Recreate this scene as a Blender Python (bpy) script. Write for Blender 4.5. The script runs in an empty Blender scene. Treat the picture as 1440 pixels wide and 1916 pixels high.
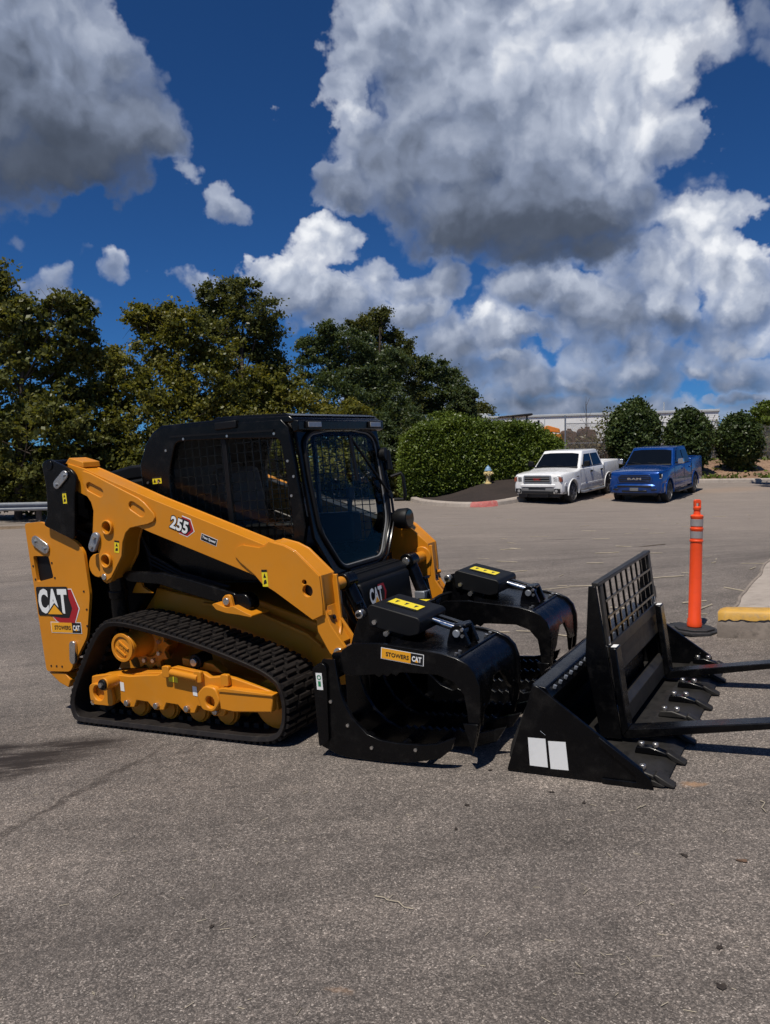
import bpy, bmesh, math, random
import numpy as np
from mathutils import Vector, Matrix
random.seed(7); rng = np.random.default_rng(11)
scene = bpy.context.scene
COL = scene.collection
# ------------------------------------------------------------------ camera
H_CAM, PITCH, ROLL, FPX = 1.659, 0.061, -0.012, 1500.0
cp, sp, cr, sr = math.cos(PITCH), math.sin(PITCH), math.cos(ROLL), math.sin(ROLL)
cam = bpy.data.cameras.new('camera'); cam_o = bpy.data.objects.new('camera', cam); COL.objects.link(cam_o)
R_, D_, Fw = Vector((cr, sr*sp, sr*cp)), Vector((sr, -cr*sp, -cr*cp)), Vector((0, cp, -sp))
mw = Matrix.Identity(4)
for i in range(3):
    mw[i][0], mw[i][1], mw[i][2] = R_[i], -D_[i], -Fw[i]
mw[2][3] = H_CAM
cam_o.matrix_world = mw
cam.sensor_fit = 'VERTICAL'; cam.sensor_height = 24.0; cam.lens = FPX/1916*24.0
cam.clip_start = 0.05; cam.clip_end = 3000
scene.camera = cam_o
# ------------------------------------------------------------------ light
SUN_EL, SUN_AZ = math.radians(64), math.radians(207.0)      # where the sun stands (azimuth from +Y towards +X)
sun = bpy.data.lights.new('sun', 'SUN'); sun.energy = 4.5; sun.angle = math.radians(0.53); sun.color = (1.0, 0.94, 0.85)
sun_o = bpy.data.objects.new('sun', sun); COL.objects.link(sun_o)
sdir = Vector((math.sin(SUN_AZ)*math.cos(SUN_EL), math.cos(SUN_AZ)*math.cos(SUN_EL), math.sin(SUN_EL)))
sun_o.rotation_euler = sdir.to_track_quat('Z', 'Y').to_euler(); sun_o.location = sdir*60
scene.view_settings.view_transform = 'Standard'; scene.view_settings.look = 'None'
scene.view_settings.exposure = 0.0; scene.view_settings.gamma = 1.0
try: scene.view_settings.use_curve_mapping = False
except Exception: pass
scene.cycles.max_bounces = 8; scene.cycles.diffuse_bounces = 2; scene.cycles.glossy_bounces = 3; scene.cycles.transparent_max_bounces = 16
try:
    scene.cycles.use_denoising = True; scene.cycles.adaptive_threshold = .02
except Exception: pass

# ------------------------------------------------------------------ node helpers
class NT:
    def __init__(s, tree): s.t = tree; s.n = tree.nodes; s.l = tree.links
    def node(s, typ, **kw):
        nd = s.n.new(typ)
        for k, v in kw.items():
            if k in nd.inputs.keys() if isinstance(k, str) else False:
                nd.inputs[k].default_value = v
            else: setattr(nd, k, v)
        return nd
    def put(s, sock, v):
        if isinstance(v, bpy.types.NodeSocket): s.l.new(v, sock)
        elif v is not None: sock.default_value = v
    def math(s, op, a, b=None, c=None, clamp=False):
        nd = s.n.new('ShaderNodeMath'); nd.operation = op; nd.use_clamp = clamp
        s.put(nd.inputs[0], a)
        if b is not None: s.put(nd.inputs[1], b)
        if c is not None: s.put(nd.inputs[2], c)
        return nd.outputs[0]
    def vmath(s, op, a, b=None, out=0):
        nd = s.n.new('ShaderNodeVectorMath'); nd.operation = op
        s.put(nd.inputs[0], a)
        if b is not None: s.put(nd.inputs[1], b)
        return nd.outputs[out]
    def mix(s, fac, a, b, blend='MIX'):
        nd = s.n.new('ShaderNodeMix'); nd.data_type = 'RGBA'; nd.blend_type = blend
        s.put(nd.inputs[0], fac); s.put(nd.inputs[6], a); s.put(nd.inputs[7], b)
        return nd.outputs[2]
    def noise(s, vec, scale, detail=3, rough=0.55, out=0, dist=0.0):
        nd = s.n.new('ShaderNodeTexNoise'); s.put(nd.inputs['Vector'], vec)
        nd.inputs['Scale'].default_value = scale; nd.inputs['Detail'].default_value = detail
        nd.inputs['Roughness'].default_value = rough; nd.inputs['Distortion'].default_value = dist
        return nd.outputs[out]
    def sstep(s, x, a, b):
        nd = s.n.new('ShaderNodeMapRange'); nd.interpolation_type = 'SMOOTHSTEP'
        s.put(nd.inputs[0], x); s.put(nd.inputs[1], a); s.put(nd.inputs[2], b)
        return nd.outputs[0]
    def ramp(s, x, stops):
        nd = s.n.new('ShaderNodeValToRGB'); s.put(nd.inputs[0], x)
        e = nd.color_ramp.elements
        while len(e) < len(stops): e.new(0.5)
        for el, (p, c) in zip(e, stops): el.position = p; el.color = (*c, 1) if len(c) == 3 else c
        return nd.outputs[0]

# ------------------------------------------------------------------ world: Nishita sky with cumulus at their bearing and height
world = bpy.data.worlds.new('World'); scene.world = world; world.use_nodes = True
def az_el(px, py):                                            # bearing and elevation of a cloud seen at this place
    X, Y = (px-720)/FPX, (py-958)/FPX
    x = cr*X + sr*Y; y = -sr*X + cr*Y
    v = Vector((x, cp - sp*y, -(sp + cp*y))).normalized()
    return math.atan2(v.x, v.y), math.asin(v.z)
CLOUDS = [  # px, py, half width, half height (photo pixels), thickness, brightness, top-to-base contrast
    (1090, 110, 250, 170, 1.0, .80, .06), (860, 110, 250, 170, 1.0, .54, .10), (660, 80, 85, 95, .8, .60, .15), (990, 250, 250, 120, 1.0, .54, .22), (780, 300, 190, 120, .9, .36, .16), (1190, 250, 140, 130, .9, .76, .16), (1000, 390, 330, 125, 1.0, .20, .24), (650, 340, 85, 50, .8, .50, .25), (630, 200, 55, 50, .7, .80, .1), (1330, 250, 40, 70, .55, .66, .2), (1060, 480, 190, 50, .8, .16, .14), (890, 410, 140, 60, .8, .26, .16),
    (60, 60, 260, 110, 1.0, .48, .08), (120, 200, 260, 130, 1.0, .22, .26), (-150, 180, 300, 190, 1.0, .30, .2), (300, 250, 90, 70, .75, .34, .22), (365, 305, 40, 34, .6, .66, .1), (80, 300, 220, 50, .8, .14, .12), (240, 90, 90, 80, .7, .46, .1),
    (590, 445, 82, 60, .95, .88, .22), (545, 520, 90, 65, .85, .56, .25), (690, 495, 58, 46, .8, .74, .2), (810, 515, 110, 52, .85, .52, .28), (650, 590, 140, 60, .75, .48, .12), (860, 640, 220, 75, .75, .52, .2), (1000, 570, 150, 60, .75, .48, .2), (940, 640, 80, 30, .8, .66, .2), (1130, 610, 170, 90, .75, .50, .25),
    (1310, 455, 80, 85, .95, .86, .2), (1240, 520, 90, 80, .85, .70, .2), (1390, 580, 110, 80, .85, .72, .35), (1290, 620, 150, 60, .8, .46, .4), (1200, 690, 230, 60, .75, .44, .25), (980, 715, 250, 50, .7, .46, .2), (1420, 690, 120, 50, .7, .56, .3), (1160, 690, 60, 30, .7, .70, .2), (800, 720, 200, 60, .7, .46, .1), (1100, 770, 420, 45, .8, .50, .1), (760, 780, 200, 45, .7, .50, .1), (1500, 760, 200, 45, .8, .52, .1),
    (520, 480, 60, 40, .9, .74, .2), (640, 540, 70, 40, .9, .70, .3), (760, 575, 90, 40, .9, .60, .35), (900, 610, 60, 30, 1.0, .80, .3), (1000, 640, 70, 30, .9, .72, .35), (1080, 560, 60, 40, .9, .66, .3), (1220, 600, 90, 40, .9, .58, .45), (1360, 520, 80, 50, 1.0, .84, .25), (1410, 640, 70, 30, .9, .72, .35), (1300, 700, 60, 24, .9, .70, .35), (1150, 660, 70, 26, .9, .66, .4), (930, 690, 60, 22, .9, .66, .35), (1060, 720, 70, 20, .8, .58, .35), (1400, 740, 80, 20, .8, .60, .3), (860, 740, 60, 18, .8, .56, .3),
    (428, 365, 48, 34, .40, .52, .2), (245, 500, 54, 46, .48, .60, .3), (372, 530, 70, 50, .70, .60, .25), (100, 522, 70, 52, .55, .46, .2), (190, 585, 70, 36, .5, .40, .1), (15, 430, 40, 25, .35, .34, .1), (1450, 60, 80, 90, .42, .34, .1), (160, 468, 30, 20, .35, .36, .1)]
def build_world():
    t = world.node_tree; t.nodes.clear()
    W = NT(t)
    tc = t.nodes.new('ShaderNodeTexCoord'); d = W.vmath('NORMALIZE', tc.outputs['Generated'])
    # billowy displacement of the outline
    n1 = W.noise(d, 6.0, 6, .60, out=1); off = W.vmath('SUBTRACT', n1, (.5, .5, .5))
    dd = W.vmath('ADD', d, W.vmath('MULTIPLY', off, (.19, .19, .15)))
    def puffs(v, scale):                                        # rounded cloud heads
        nd = t.nodes.new('ShaderNodeTexVoronoi'); nd.feature = 'F1'; W.put(nd.inputs['Vector'], v); nd.inputs['Scale'].default_value = scale
        nd.inputs['Detail'].default_value = 2.0; nd.inputs['Roughness'].default_value = .45; nd.inputs['Lacunarity'].default_value = 2.3
        return nd.outputs['Distance']
    wv = W.vmath('ADD', d, W.vmath('MULTIPLY', off, (.10, .10, .08)))
    p0 = puffs(wv, 15.0); p1 = puffs(W.vmath('ADD', wv, (-.010, 0, .018)), 15.0)
    sx = t.nodes.new('ShaderNodeSeparateXYZ'); W.put(sx.inputs[0], dd)
    az = W.math('ARCTAN2', sx.outputs[0], sx.outputs[1]); el = W.math('ARCSINE', sx.outputs[2])
    dens = sw = st = None
    for (px, py, rx, ry, th, o, k) in CLOUDS:
        a0, e0 = az_el(px, py)
        if py > 470 and px > 450: th *= .86; k *= 1.4; o = min(.9, o-.05)
        ax = W.math('MULTIPLY_ADD', az, FPX/rx, -a0*FPX/rx); ey = W.math('MULTIPLY_ADD', el, FPX/ry, -e0*FPX/ry)
        r2 = W.math('MULTIPLY_ADD', ax, ax, W.math('MULTIPLY', ey, ey))
        b = W.math('MULTIPLY_ADD', r2, -th, th)
        w = W.math('POWER', 2.718, W.math('MULTIPLY', r2, -2.2))
        v = W.math('MULTIPLY_ADD', ey, k, o)
        dens = b if dens is None else W.math('SMOOTH_MAX', dens, b, .12)
        sw = W.math('ADD', w, sw if sw is not None else 1e-5); st = W.math('MULTIPLY_ADD', w, v, st if st is not None else 5e-6)
    # the same kind of cloud all round, thinning out towards the part of the sky described above
    s2 = t.nodes.new('ShaderNodeSeparateXYZ'); W.put(s2.inputs[0], d)
    big = W.noise(W.vmath('MULTIPLY', dd, (1, 1, 2.2)), 2.3, 2, .55)
    wid = W.math('MINIMUM', W.math('MULTIPLY_ADD', big, 5.0, -2.75), 1.0)
    front = W.math('MAXIMUM', W.math('MULTIPLY_ADD', s2.outputs[1], 9.0, -6.6), 0.0)
    dens = W.math('MAXIMUM', dens, W.math('SUBTRACT', wid, front))
    soft0 = W.noise(d, 9.0, 3, .5); soft1 = W.noise(W.vmath('ADD', d, (-.012, 0, .03)), 9.0, 3, .5)
    D = W.math('MULTIPLY_ADD', W.math('SUBTRACT', .42, p0), .55, dens)
    alpha = W.math('MULTIPLY', W.sstep(D, -.06, .20), W.math('MULTIPLY_ADD', W.sstep(D, .05, .55), .42, .58))
    bright = W.math('DIVIDE', st, sw)
    amp = W.math('MULTIPLY_ADD', bright, 1.0, .05)
    bright = W.math('ADD', bright, W.math('MULTIPLY', W.math('SUBTRACT', p1, p0), W.math('MULTIPLY', amp, W.math('MULTIPLY_ADD', W.sstep(s2.outputs[2], .34, .16), .22, .62))))
    bright = W.math('ADD', bright, W.math('MULTIPLY', W.math('SUBTRACT', soft0, soft1), W.math('MULTIPLY_ADD', amp, .7, .12)))
    bright = W.math('ADD', bright, W.math('MULTIPLY', W.sstep(D, .34, .02), .16), clamp=True)
    ccol = W.ramp(bright, [(0.0, (.045, .058, .085)), (.2, (.090, .112, .160)), (.45, (.23, .275, .38)), (.7, (.46, .51, .62)), (1.0, (.88, .90, .94))])
    sky = t.nodes.new('ShaderNodeTexSky'); sky.sky_type = 'NISHITA'; sky.sun_disc = False
    sky.sun_elevation = SUN_EL; sky.sun_rotation = SUN_AZ; sky.altitude = 1500; sky.air_density = .8; sky.dust_density = .25; sky.ozone_density = 4.0
    skyc = W.mix(1.0, sky.outputs[0], (.018, .042, .068, 1), 'MULTIPLY')
    col = W.mix(alpha, skyc, ccol)
    bg = t.nodes.new('ShaderNodeBackground'); bg.inputs[1].default_value = 1.0; W.put(bg.inputs[0], col)
    out = t.nodes.new('ShaderNodeOutputWorld'); t.links.new(bg.outputs[0], out.inputs[0])
    world.cycles.sampling_method = 'MANUAL'; world.cycles.sample_map_resolution = 256
build_world()

# ------------------------------------------------------------------ geometry helpers
def sm(a, b, x):
    t = min(1, max(0, (x-a)/(b-a))); return t*t*(3-2*t)
def ground_z(x, y):                                           # the lot falls to the left near the camera and climbs towards the parked trucks
    near = .075*max(-9, min(7, x))*(1-sm(8.5, 19, y))
    far = .068*max(0, min(36.5, y)-28)*sm(2.0, 5.5, x)
    left = -.40*sm(10, 22, y)*sm(2, 9, -x)
    return near+far+left
def at(px, py, y):                                            # the point seen at a photo pixel, at depth y
    X, Y = (px-720)/FPX, (py-958)/FPX
    x = cr*X + sr*Y; yy = -sr*X + cr*Y
    v = Vector((x, cp - sp*yy, -(sp + cp*yy)))
    return Vector((0, 0, H_CAM)) + v*(y/v.y)
def box(x0, x1, y0, y1, z0, z1):
    V = [(x, y, z) for x in (x0, x1) for y in (y0, y1) for z in (z0, z1)]
    return V, [(0, 1, 3, 2), (4, 6, 7, 5), (0, 4, 5, 1), (2, 3, 7, 6), (0, 2, 6, 4), (1, 5, 7, 3)]
def join(*vf):
    V, F = [], []
    for v, f in vf:
        o = len(V); V += list(v); F += [tuple(i+o for i in q) for q in f]
    return V, F
def xf(vf, M):
    return [tuple(M @ Vector(v)) for v in vf[0]], vf[1]
def mv(vf, x=0, y=0, z=0): return [(a+x, b+y, c+z) for a, b, c in vf[0]], vf[1]
def mapv(vf, fn): return [tuple(fn(*v)) for v in vf[0]], vf[1]
def prism(poly, a0, a1, plane='XZ'):
    n = len(poly)
    mk = {'XZ': lambda p, a: (p[0], a, p[1]), 'YZ': lambda p, a: (a, p[0], p[1]), 'XY': lambda p, a: (p[0], p[1], a)}[plane]
    V = [mk(p, a0) for p in poly] + [mk(p, a1) for p in poly]
    F = [tuple(range(n)), tuple(range(2*n-1, n-1, -1))] + [(i, (i+1) % n, n+(i+1) % n, n+i) for i in range(n)]
    return fixn(V, F)
def fixn(V, F):
    bm = bmesh.new(); vs = [bm.verts.new(v) for v in V]
    for f in F:
        try: bm.faces.new([vs[i] for i in f])
        except ValueError: pass
    bmesh.ops.recalc_face_normals(bm, faces=bm.faces)
    bm.verts.index_update()
    r = [tuple(v.co) for v in bm.verts], [tuple(v.index for v in f.verts) for f in bm.faces]
    bm.free(); return r
def plate(outline, holes, a0, a1, plane='XZ'):                # a plate with real holes
    if not holes: return prism(outline, a0, a1, plane)
    mk = {'XZ': lambda p, a: (p[0], a, p[1]), 'YZ': lambda p, a: (a, p[0], p[1]), 'XY': lambda p, a: (p[0], p[1], a)}[plane]
    bm = bmesh.new(); edges = []
    for lp in [outline]+holes:
        vs = [bm.verts.new(mk(p, a0)) for p in lp]
        edges += [bm.edges.new((vs[i], vs[(i+1) % len(vs)])) for i in range(len(vs))]
    bmesh.ops.triangle_fill(bm, edges=edges, use_beauty=True)
    r = bmesh.ops.extrude_face_region(bm, geom=list(bm.faces))
    dv = Vector(mk((0, 0), a1-a0))
    bmesh.ops.translate(bm, vec=dv, verts=[v for v in r['geom'] if isinstance(v, bmesh.types.BMVert)])
    bmesh.ops.recalc_face_normals(bm, faces=bm.faces)
    bm.verts.index_update()
    out = [tuple(v.co) for v in bm.verts], [tuple(v.index for v in f.verts) for f in bm.faces]
    bm.free(); return out
def circ(cx, cy, r, n=20, ry=None): return [(cx+r*math.cos(2*math.pi*i/n), cy+(ry or r)*math.sin(2*math.pi*i/n)) for i in range(n)]
def slot(x0, y0, x1, y1, r, n=6):
    a = math.atan2(y1-y0, x1-x0); o = []
    for i in range(n+1): t = a-math.pi/2+math.pi*i/n; o.append((x1+r*math.cos(t), y1+r*math.sin(t)))
    for i in range(n+1): t = a+math.pi/2+math.pi*i/n; o.append((x0+r*math.cos(t), y0+r*math.sin(t)))
    return o
def rpoly(pts, r, n=4):                                       # polygon with rounded corners
    out = []
    m = len(pts)
    for i in range(m):
        p0, p, p1 = Vector(pts[i-1]), Vector(pts[i]), Vector(pts[(i+1) % m])
        a, b = p0-p, p1-p; rr = min(r, a.length*.45, b.length*.45)
        A, B = p+a.normalized()*rr, p+b.normalized()*rr
        for k in range(n+1):
            t = k/n; q = A*(1-t)**2 + p*2*t*(1-t) + B*t*t; out.append((q.x, q.y))
    return out
def smooth_loop(pts, it=3):
    for _ in range(it):
        o = []
        for i in range(len(pts)):
            a, b = pts[i], pts[(i+1) % len(pts)]
            o += [(a[0]*.75+b[0]*.25, a[1]*.75+b[1]*.25), (a[0]*.25+b[0]*.75, a[1]*.25+b[1]*.75)]
        pts = o
    return pts
def frame_of(d):
    d = Vector(d).normalized(); u = Vector((0, 0, 1)) if abs(d.z) < .9 else Vector((1, 0, 0))
    a = d.cross(u).normalized(); b = d.cross(a).normalized(); return d, a, b
def cyl(p0, p1, r0, r1=None, n=16, caps=True):
    r1 = r0 if r1 is None else r1; p0, p1 = Vector(p0), Vector(p1); d, a, b = frame_of(p1-p0)
    V = [tuple(p+a*(r*math.cos(2*math.pi*i/n))+b*(r*math.sin(2*math.pi*i/n))) for p, r in ((p0, r0), (p1, r1)) for i in range(n)]
    F = [(i, (i+1) % n, n+(i+1) % n, n+i) for i in range(n)]
    if caps: F += [tuple(range(n-1, -1, -1)), tuple(range(n, 2*n))]
    return fixn(V, F)
def tube(path, r, n=8, closed=False):
    P = [Vector(p) for p in path]; m = len(P); V = []; F = []
    rr = r if isinstance(r, (list, tuple)) else [r]*m; pa = None
    for i, p in enumerate(P):
        t = ((P[(i+1) % m] if (closed or i < m-1) else p) - (P[i-1] if (closed or i > 0) else p))
        d, a, b = frame_of(t)
        if pa is not None:
            a = (pa-d*pa.dot(d)); a = a.normalized() if a.length > 1e-6 else frame_of(t)[1]; b = d.cross(a)
        pa = a
        V += [tuple(p+a*(rr[i]*math.cos(2*math.pi*k/n))+b*(rr[i]*math.sin(2*math.pi*k/n))) for k in range(n)]
    for i in range(m if closed else m-1):
        j = (i+1) % m
        F += [(i*n+k, i*n+(k+1) % n, j*n+(k+1) % n, j*n+k) for k in range(n)]
    if not closed: F += [tuple(range(n-1, -1, -1)), tuple(range((m-1)*n, m*n))]
    return fixn(V, F)
def lathe(prof, n=24, axis='Z', o=(0, 0, 0)):                  # prof: (radius, height)
    V, F = [], []; m = len(prof)
    for r, h in prof:
        for k in range(n):
            c, s = r*math.cos(2*math.pi*k/n), r*math.sin(2*math.pi*k/n)
            V.append({'Z': (c, s, h), 'Y': (c, h, s), 'X': (h, c, s)}[axis])
    for i in range(m-1):
        F += [(i*n+k, i*n+(k+1) % n, (i+1)*n+(k+1) % n, (i+1)*n+k) for k in range(n)]
    F += [tuple(range(n-1, -1, -1)), tuple(range((m-1)*n, m*n))]
    return fixn([(a+o[0], b+o[1], c+o[2]) for a, b, c in V], F)
def loft(sections, closed_ends=True):                          # equal-length rings
    n = len(sections[0]); V = [p for s in sections for p in s]; F = []
    for i in range(len(sections)-1):
        F += [(i*n+k, i*n+(k+1) % n, (i+1)*n+(k+1) % n, (i+1)*n+k) for k in range(n)]
    if closed_ends: F += [tuple(range(n-1, -1, -1)), tuple(range((len(sections)-1)*n, len(sections)*n))]
    return fixn(V, F)
OFF = {}
def thing(name, label, cat, M=None, group=None, off=(0, 0, 0)):
    """An Empty at the thing's base; off is that base in the frame M, parts are given in the frame M."""
    o = bpy.data.objects.new(name, None); COL.objects.link(o); o.empty_display_size = .2
    M = M or Matrix.Identity(4)
    o.matrix_world = M @ Matrix.Translation(off); OFF[o.name] = Vector(off)
    return tag(o, label, cat, group)
def tag(o, label=None, cat=None, group=None, kind=None):
    for k, v in (('label', label), ('category', cat), ('group', group), ('kind', kind)):
        if v: o[k] = v
    return o
def mesh_of(name, vf, mats, smooth=35, midx=None):
    me = bpy.data.meshes.new(name); me.from_pydata(vf[0], [], vf[1])
    for m in (mats if isinstance(mats, (list, tuple)) else [mats]): me.materials.append(m)
    if midx is not None: me.polygons.foreach_set('material_index', midx)
    if smooth:
        me.shade_smooth(); me.set_sharp_from_angle(angle=math.radians(smooth))
    me.update(); return me
def link(name, me, parent=None, loc=None):
    o = bpy.data.objects.new(name, me); COL.objects.link(o)
    if parent is not None: o.parent = parent; OFF[o.name] = OFF.get(parent.name, Vector((0, 0, 0)))
    if loc is not None: o.location = loc
    return o
def part(name, vf, mat, parent, bevel=0, smooth=35, seg=2, midx=None, label=None):
    off = OFF.get(parent.name) if parent is not None else None
    if off is not None and off.length > 0: vf = mv(vf, -off.x, -off.y, -off.z)
    o = link(name, mesh_of(name, vf, mat, smooth, midx), parent)
    if bevel:
        b = o.modifiers.new('edge', 'BEVEL'); b.width = bevel; b.segments = seg; b.limit_method = 'ANGLE'; b.angle_limit = math.radians(32); b.harden_normals = False
    if label: o['label'] = label
    return o
_txt = {}
def text_vf(s, bold=0.0, depth=0.0):                           # letters as a flat mesh, width 1 normalised later
    k = (s, bold, depth)
    if k not in _txt:
        c = bpy.data.curves.new('lettering', 'FONT'); c.body = s; c.size = 1; c.offset = bold; c.extrude = depth; c.resolution_u = 3; c.space_character = 1.0+bold*1.2
        o = bpy.data.objects.new('lettering', c); COL.objects.link(o)
        dg = bpy.context.evaluated_depsgraph_get(); me = o.evaluated_get(dg).to_mesh()
        V = [tuple(v.co) for v in me.vertices]; F = [tuple(p.vertices) for p in me.polygons]
        o.evaluated_get(dg).to_mesh_clear(); bpy.data.objects.remove(o); bpy.data.curves.remove(c)
        x0, x1 = min(v[0] for v in V), max(v[0] for v in V); y0, y1 = min(v[1] for v in V), max(v[1] for v in V)
        _txt[k] = ([((v[0]-x0)/(x1-x0), (v[1]-y0)/(y1-y0), v[2]) for v in V], F)
    return _txt[k]
def sheet(poly, uv):                                           # flat polygon through a (s,t)->xyz map
    return [uv(*p) for p in poly], [tuple(range(len(poly)))]
def letters(s, x0, x1, y0, y1, uv, bold=.03):
    V, F = text_vf(s, bold); return [uv(x0+v[0]*(x1-x0), y0+v[1]*(y1-y0)) for v in V], F
# ------------------------------------------------------------------ materials
def new_mat(name):
    m = bpy.data.materials.new(name); m.use_nodes = True; m.node_tree.nodes.clear()
    N = NT(m.node_tree); out = N.n.new('ShaderNodeOutputMaterial'); b = N.n.new('ShaderNodeBsdfPrincipled')
    N.l.new(b.outputs[0], out.inputs[0]); return m, N, b, out
def paint(name, col, rough=.35, var=.12, scale=3.0, coat=0.0, metal=0.0, bump=0.0, bscale=120, dirt=None, dirt_amt=.35, spec=.5):
    m, N, b, out = new_mat(name)
    tc = N.n.new('ShaderNodeTexCoord'); v = tc.outputs['Object']
    n = N.noise(v, scale, 5, .6)
    dark = tuple(c*(1-var) for c in col); lite = tuple(min(1, c*(1+var)) for c in col)
    c = N.ramp(n, [(.3, dark), (.7, lite)])
    if dirt:
        n3 = N.noise(v, scale*2.3, 8, .68); c = N.mix(N.math('MULTIPLY', N.sstep(n3, .48, .75), dirt_amt), c, (*dirt, 1))
    N.put(b.inputs['Base Color'], c); b.inputs['Metallic'].default_value = metal
    r = N.math('MULTIPLY_ADD', N.noise(v, scale*4, 4, .6), .22, rough-.11, clamp=True); N.put(b.inputs['Roughness'], r)
    b.inputs['Coat Weight'].default_value = coat; b.inputs['Coat Roughness'].default_value = .06; b.inputs['Specular IOR Level'].default_value = spec
    if bump:
        bp = N.n.new('ShaderNodeBump'); bp.inputs['Strength'].default_value = bump; bp.inputs['Distance'].default_value = .004
        N.put(bp.inputs['Height'], N.noise(v, bscale, 3, .6)); N.l.new(bp.outputs[0], b.inputs['Normal'])
    return m
M = {}
M['yellow'] = paint('machine_yellow_paint', (.60, .222, .010), .44, .06, 2.0, coat=.14, bump=.07, bscale=260, dirt=(.50, .235, .05), dirt_amt=.40, spec=.35)
M['black'] = paint('gloss_black_paint', (.0017, .0018, .0024), .26, .2, 4.0, coat=.05, bump=.05, bscale=90, dirt=(.026, .024, .022), dirt_amt=.38, spec=.22)
M['satin'] = paint('satin_black_plastic', (.0045, .0045, .005), .52, .2, 4.0, bump=.1, bscale=300, spec=.25)
M['steel'] = paint('worn_dark_steel', (.030, .028, .026), .46, .3, 6.0, metal=.3, bump=.15, bscale=60, dirt=(.006, .006, .006), dirt_amt=.85, spec=.3)
M['rubber'] = paint('track_rubber', (.012, .0095, .0085), .62, .3, 7.0, bump=.25, bscale=140, dirt=(.055, .045, .036), dirt_amt=.4, spec=.3)
M['chrome'] = paint('zinc_bolt', (.55, .53, .50), .28, .1, 9.0, metal=.9)
M['rod'] = paint('chrome_rod', (.7, .7, .7), .12, .05, 9.0, metal=1.0)
M['white'] = paint('white_sticker', (.78, .78, .76), .5, .03, 6.0, dirt=(.6, .6, .58))
M['ylabel'] = paint('yellow_label', (.78, .62, .02), .45, .04, 8.0)
M['ydecal'] = paint('amber_decal', (.80, .36, .015), .4, .03, 8.0)
M['red'] = paint('red_decal', (.36, .012, .018), .4, .05, 8.0)
M['ink'] = paint('black_decal', (.008, .008, .009), .42, .05, 8.0)
M['green'] = paint('green_print', (.02, .22, .08), .5, .05, 8.0)
M['seat'] = paint('seat_vinyl', (.02, .02, .022), .6, .2, 9.0)
M['lamp'] = paint('lamp_lens', (.30, .29, .28), .12, .1, 30, coat=.6)
M['grey'] = paint('grey_plastic', (.16, .16, .16), .5, .1, 9.0)
M['sill'] = paint('light_aluminium', (.40, .41, .42), .42, .1, 2.0, metal=.6)
def glass(name, tint, rough=0.02):
    m, N, b, out = new_mat(name); N.n.remove(b)
    tr = N.n.new('ShaderNodeBsdfTransparent'); tr.inputs[0].default_value = (*tint, 1)
    gl = N.n.new('ShaderNodeBsdfGlossy'); gl.inputs['Roughness'].default_value = rough; gl.inputs['Color'].default_value = (.95, .97, 1, 1)
    lw = N.n.new('ShaderNodeLayerWeight'); lw.inputs[0].default_value = .5
    fr = N.math('MULTIPLY_ADD', N.math('POWER', lw.outputs['Facing'], 5.0), .25, .007)
    mx = N.n.new('ShaderNodeMixShader'); N.l.new(fr, mx.inputs[0]); N.l.new(tr.outputs[0], mx.inputs[1]); N.l.new(gl.outputs[0], mx.inputs[2])
    N.l.new(mx.outputs[0], out.inputs[0]); return m
M['glass'] = glass('cab_glass', (.95, .97, .965))
M['carglass'] = paint('tinted_car_glass', (.004, .005, .006), .06, .1, 3.0, spec=.5)
M['wpaint'] = paint('white_car_paint', (.82, .82, .81), .28, .03, 1.5, coat=.6, dirt=(.5, .46, .42), dirt_amt=.25)
M['bpaint'] = paint('blue_car_paint', (.002, .052, .25), .24, .06, 1.5, coat=.6, metal=.45)
M['rim'] = paint('alloy_rim', (.50, .50, .51), .3, .05, 5.0, metal=.35)
M['chromecar'] = paint('car_chrome', (.6, .6, .62), .16, .05, 5.0, metal=.95)
M['gunmetal'] = paint('grey_bumper', (.20, .195, .19), .4, .06, 5.0, metal=.2, dirt=(.15, .13, .11))
M['tyre'] = paint('tyre_rubber', (.014, .014, .014), .75, .2, 14.0, bump=.3, bscale=60)
M['orange'] = paint('post_orange', (.85, .075, .012), .42, .04, 6.0, bump=.05, dirt=(.62, .07, .02), dirt_amt=.3)
M['reflective'] = paint('reflective_band', (.29, .265, .255), .4, .08, 40.0)
M['basrub'] = paint('recycled_rubber', (.018, .018, .019), .7, .3, 20.0, bump=.5, bscale=90, dirt=(.09, .08, .075), dirt_amt=.45)
M['concrete'] = paint('concrete', (.36, .31, .265), .85, .14, 3.0, bump=.35, bscale=70, dirt=(.19, .16, .135), dirt_amt=.6)
M['oldconc'] = paint('weathered_kerb_concrete', (.24, .20, .165), .88, .25, 5.0, bump=.5, bscale=50, dirt=(.09, .075, .06), dirt_amt=.75)
M['yline'] = paint('yellow_kerb_paint', (.56, .315, .055), .6, .15, 8.0, bump=.3, bscale=70, dirt=(.28, .21, .13), dirt_amt=.8)
M['redpaint'] = paint('faded_red_paint', (.42, .115, .10), .7, .25, 6.0, dirt=(.36, .29, .25), dirt_amt=.9)
M['galv'] = paint('galvanised_steel', (.30, .32, .35), .42, .12, 3.0, metal=.55, dirt=(.2, .2, .2))
M['wood'] = paint('bark', (.075, .055, .042), .9, .35, 9.0, bump=.8, bscale=24)
M['post_wood'] = paint('weathered_post', (.09, .075, .06), .9, .3, 9.0, bump=.6, bscale=30)
M['hyd_body'] = paint('hydrant_cream_paint', (.72, .56, .26), .45, .08, 9.0, dirt=(.36, .2, .08), dirt_amt=.35)
M['hyd_cap'] = paint('hydrant_blue_paint', (.19, .32, .47), .45, .08, 9.0)
M['siding'] = paint('white_metal_siding', (.74, .74, .73), .5, .05, .4, dirt=(.5, .5, .49))
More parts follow.
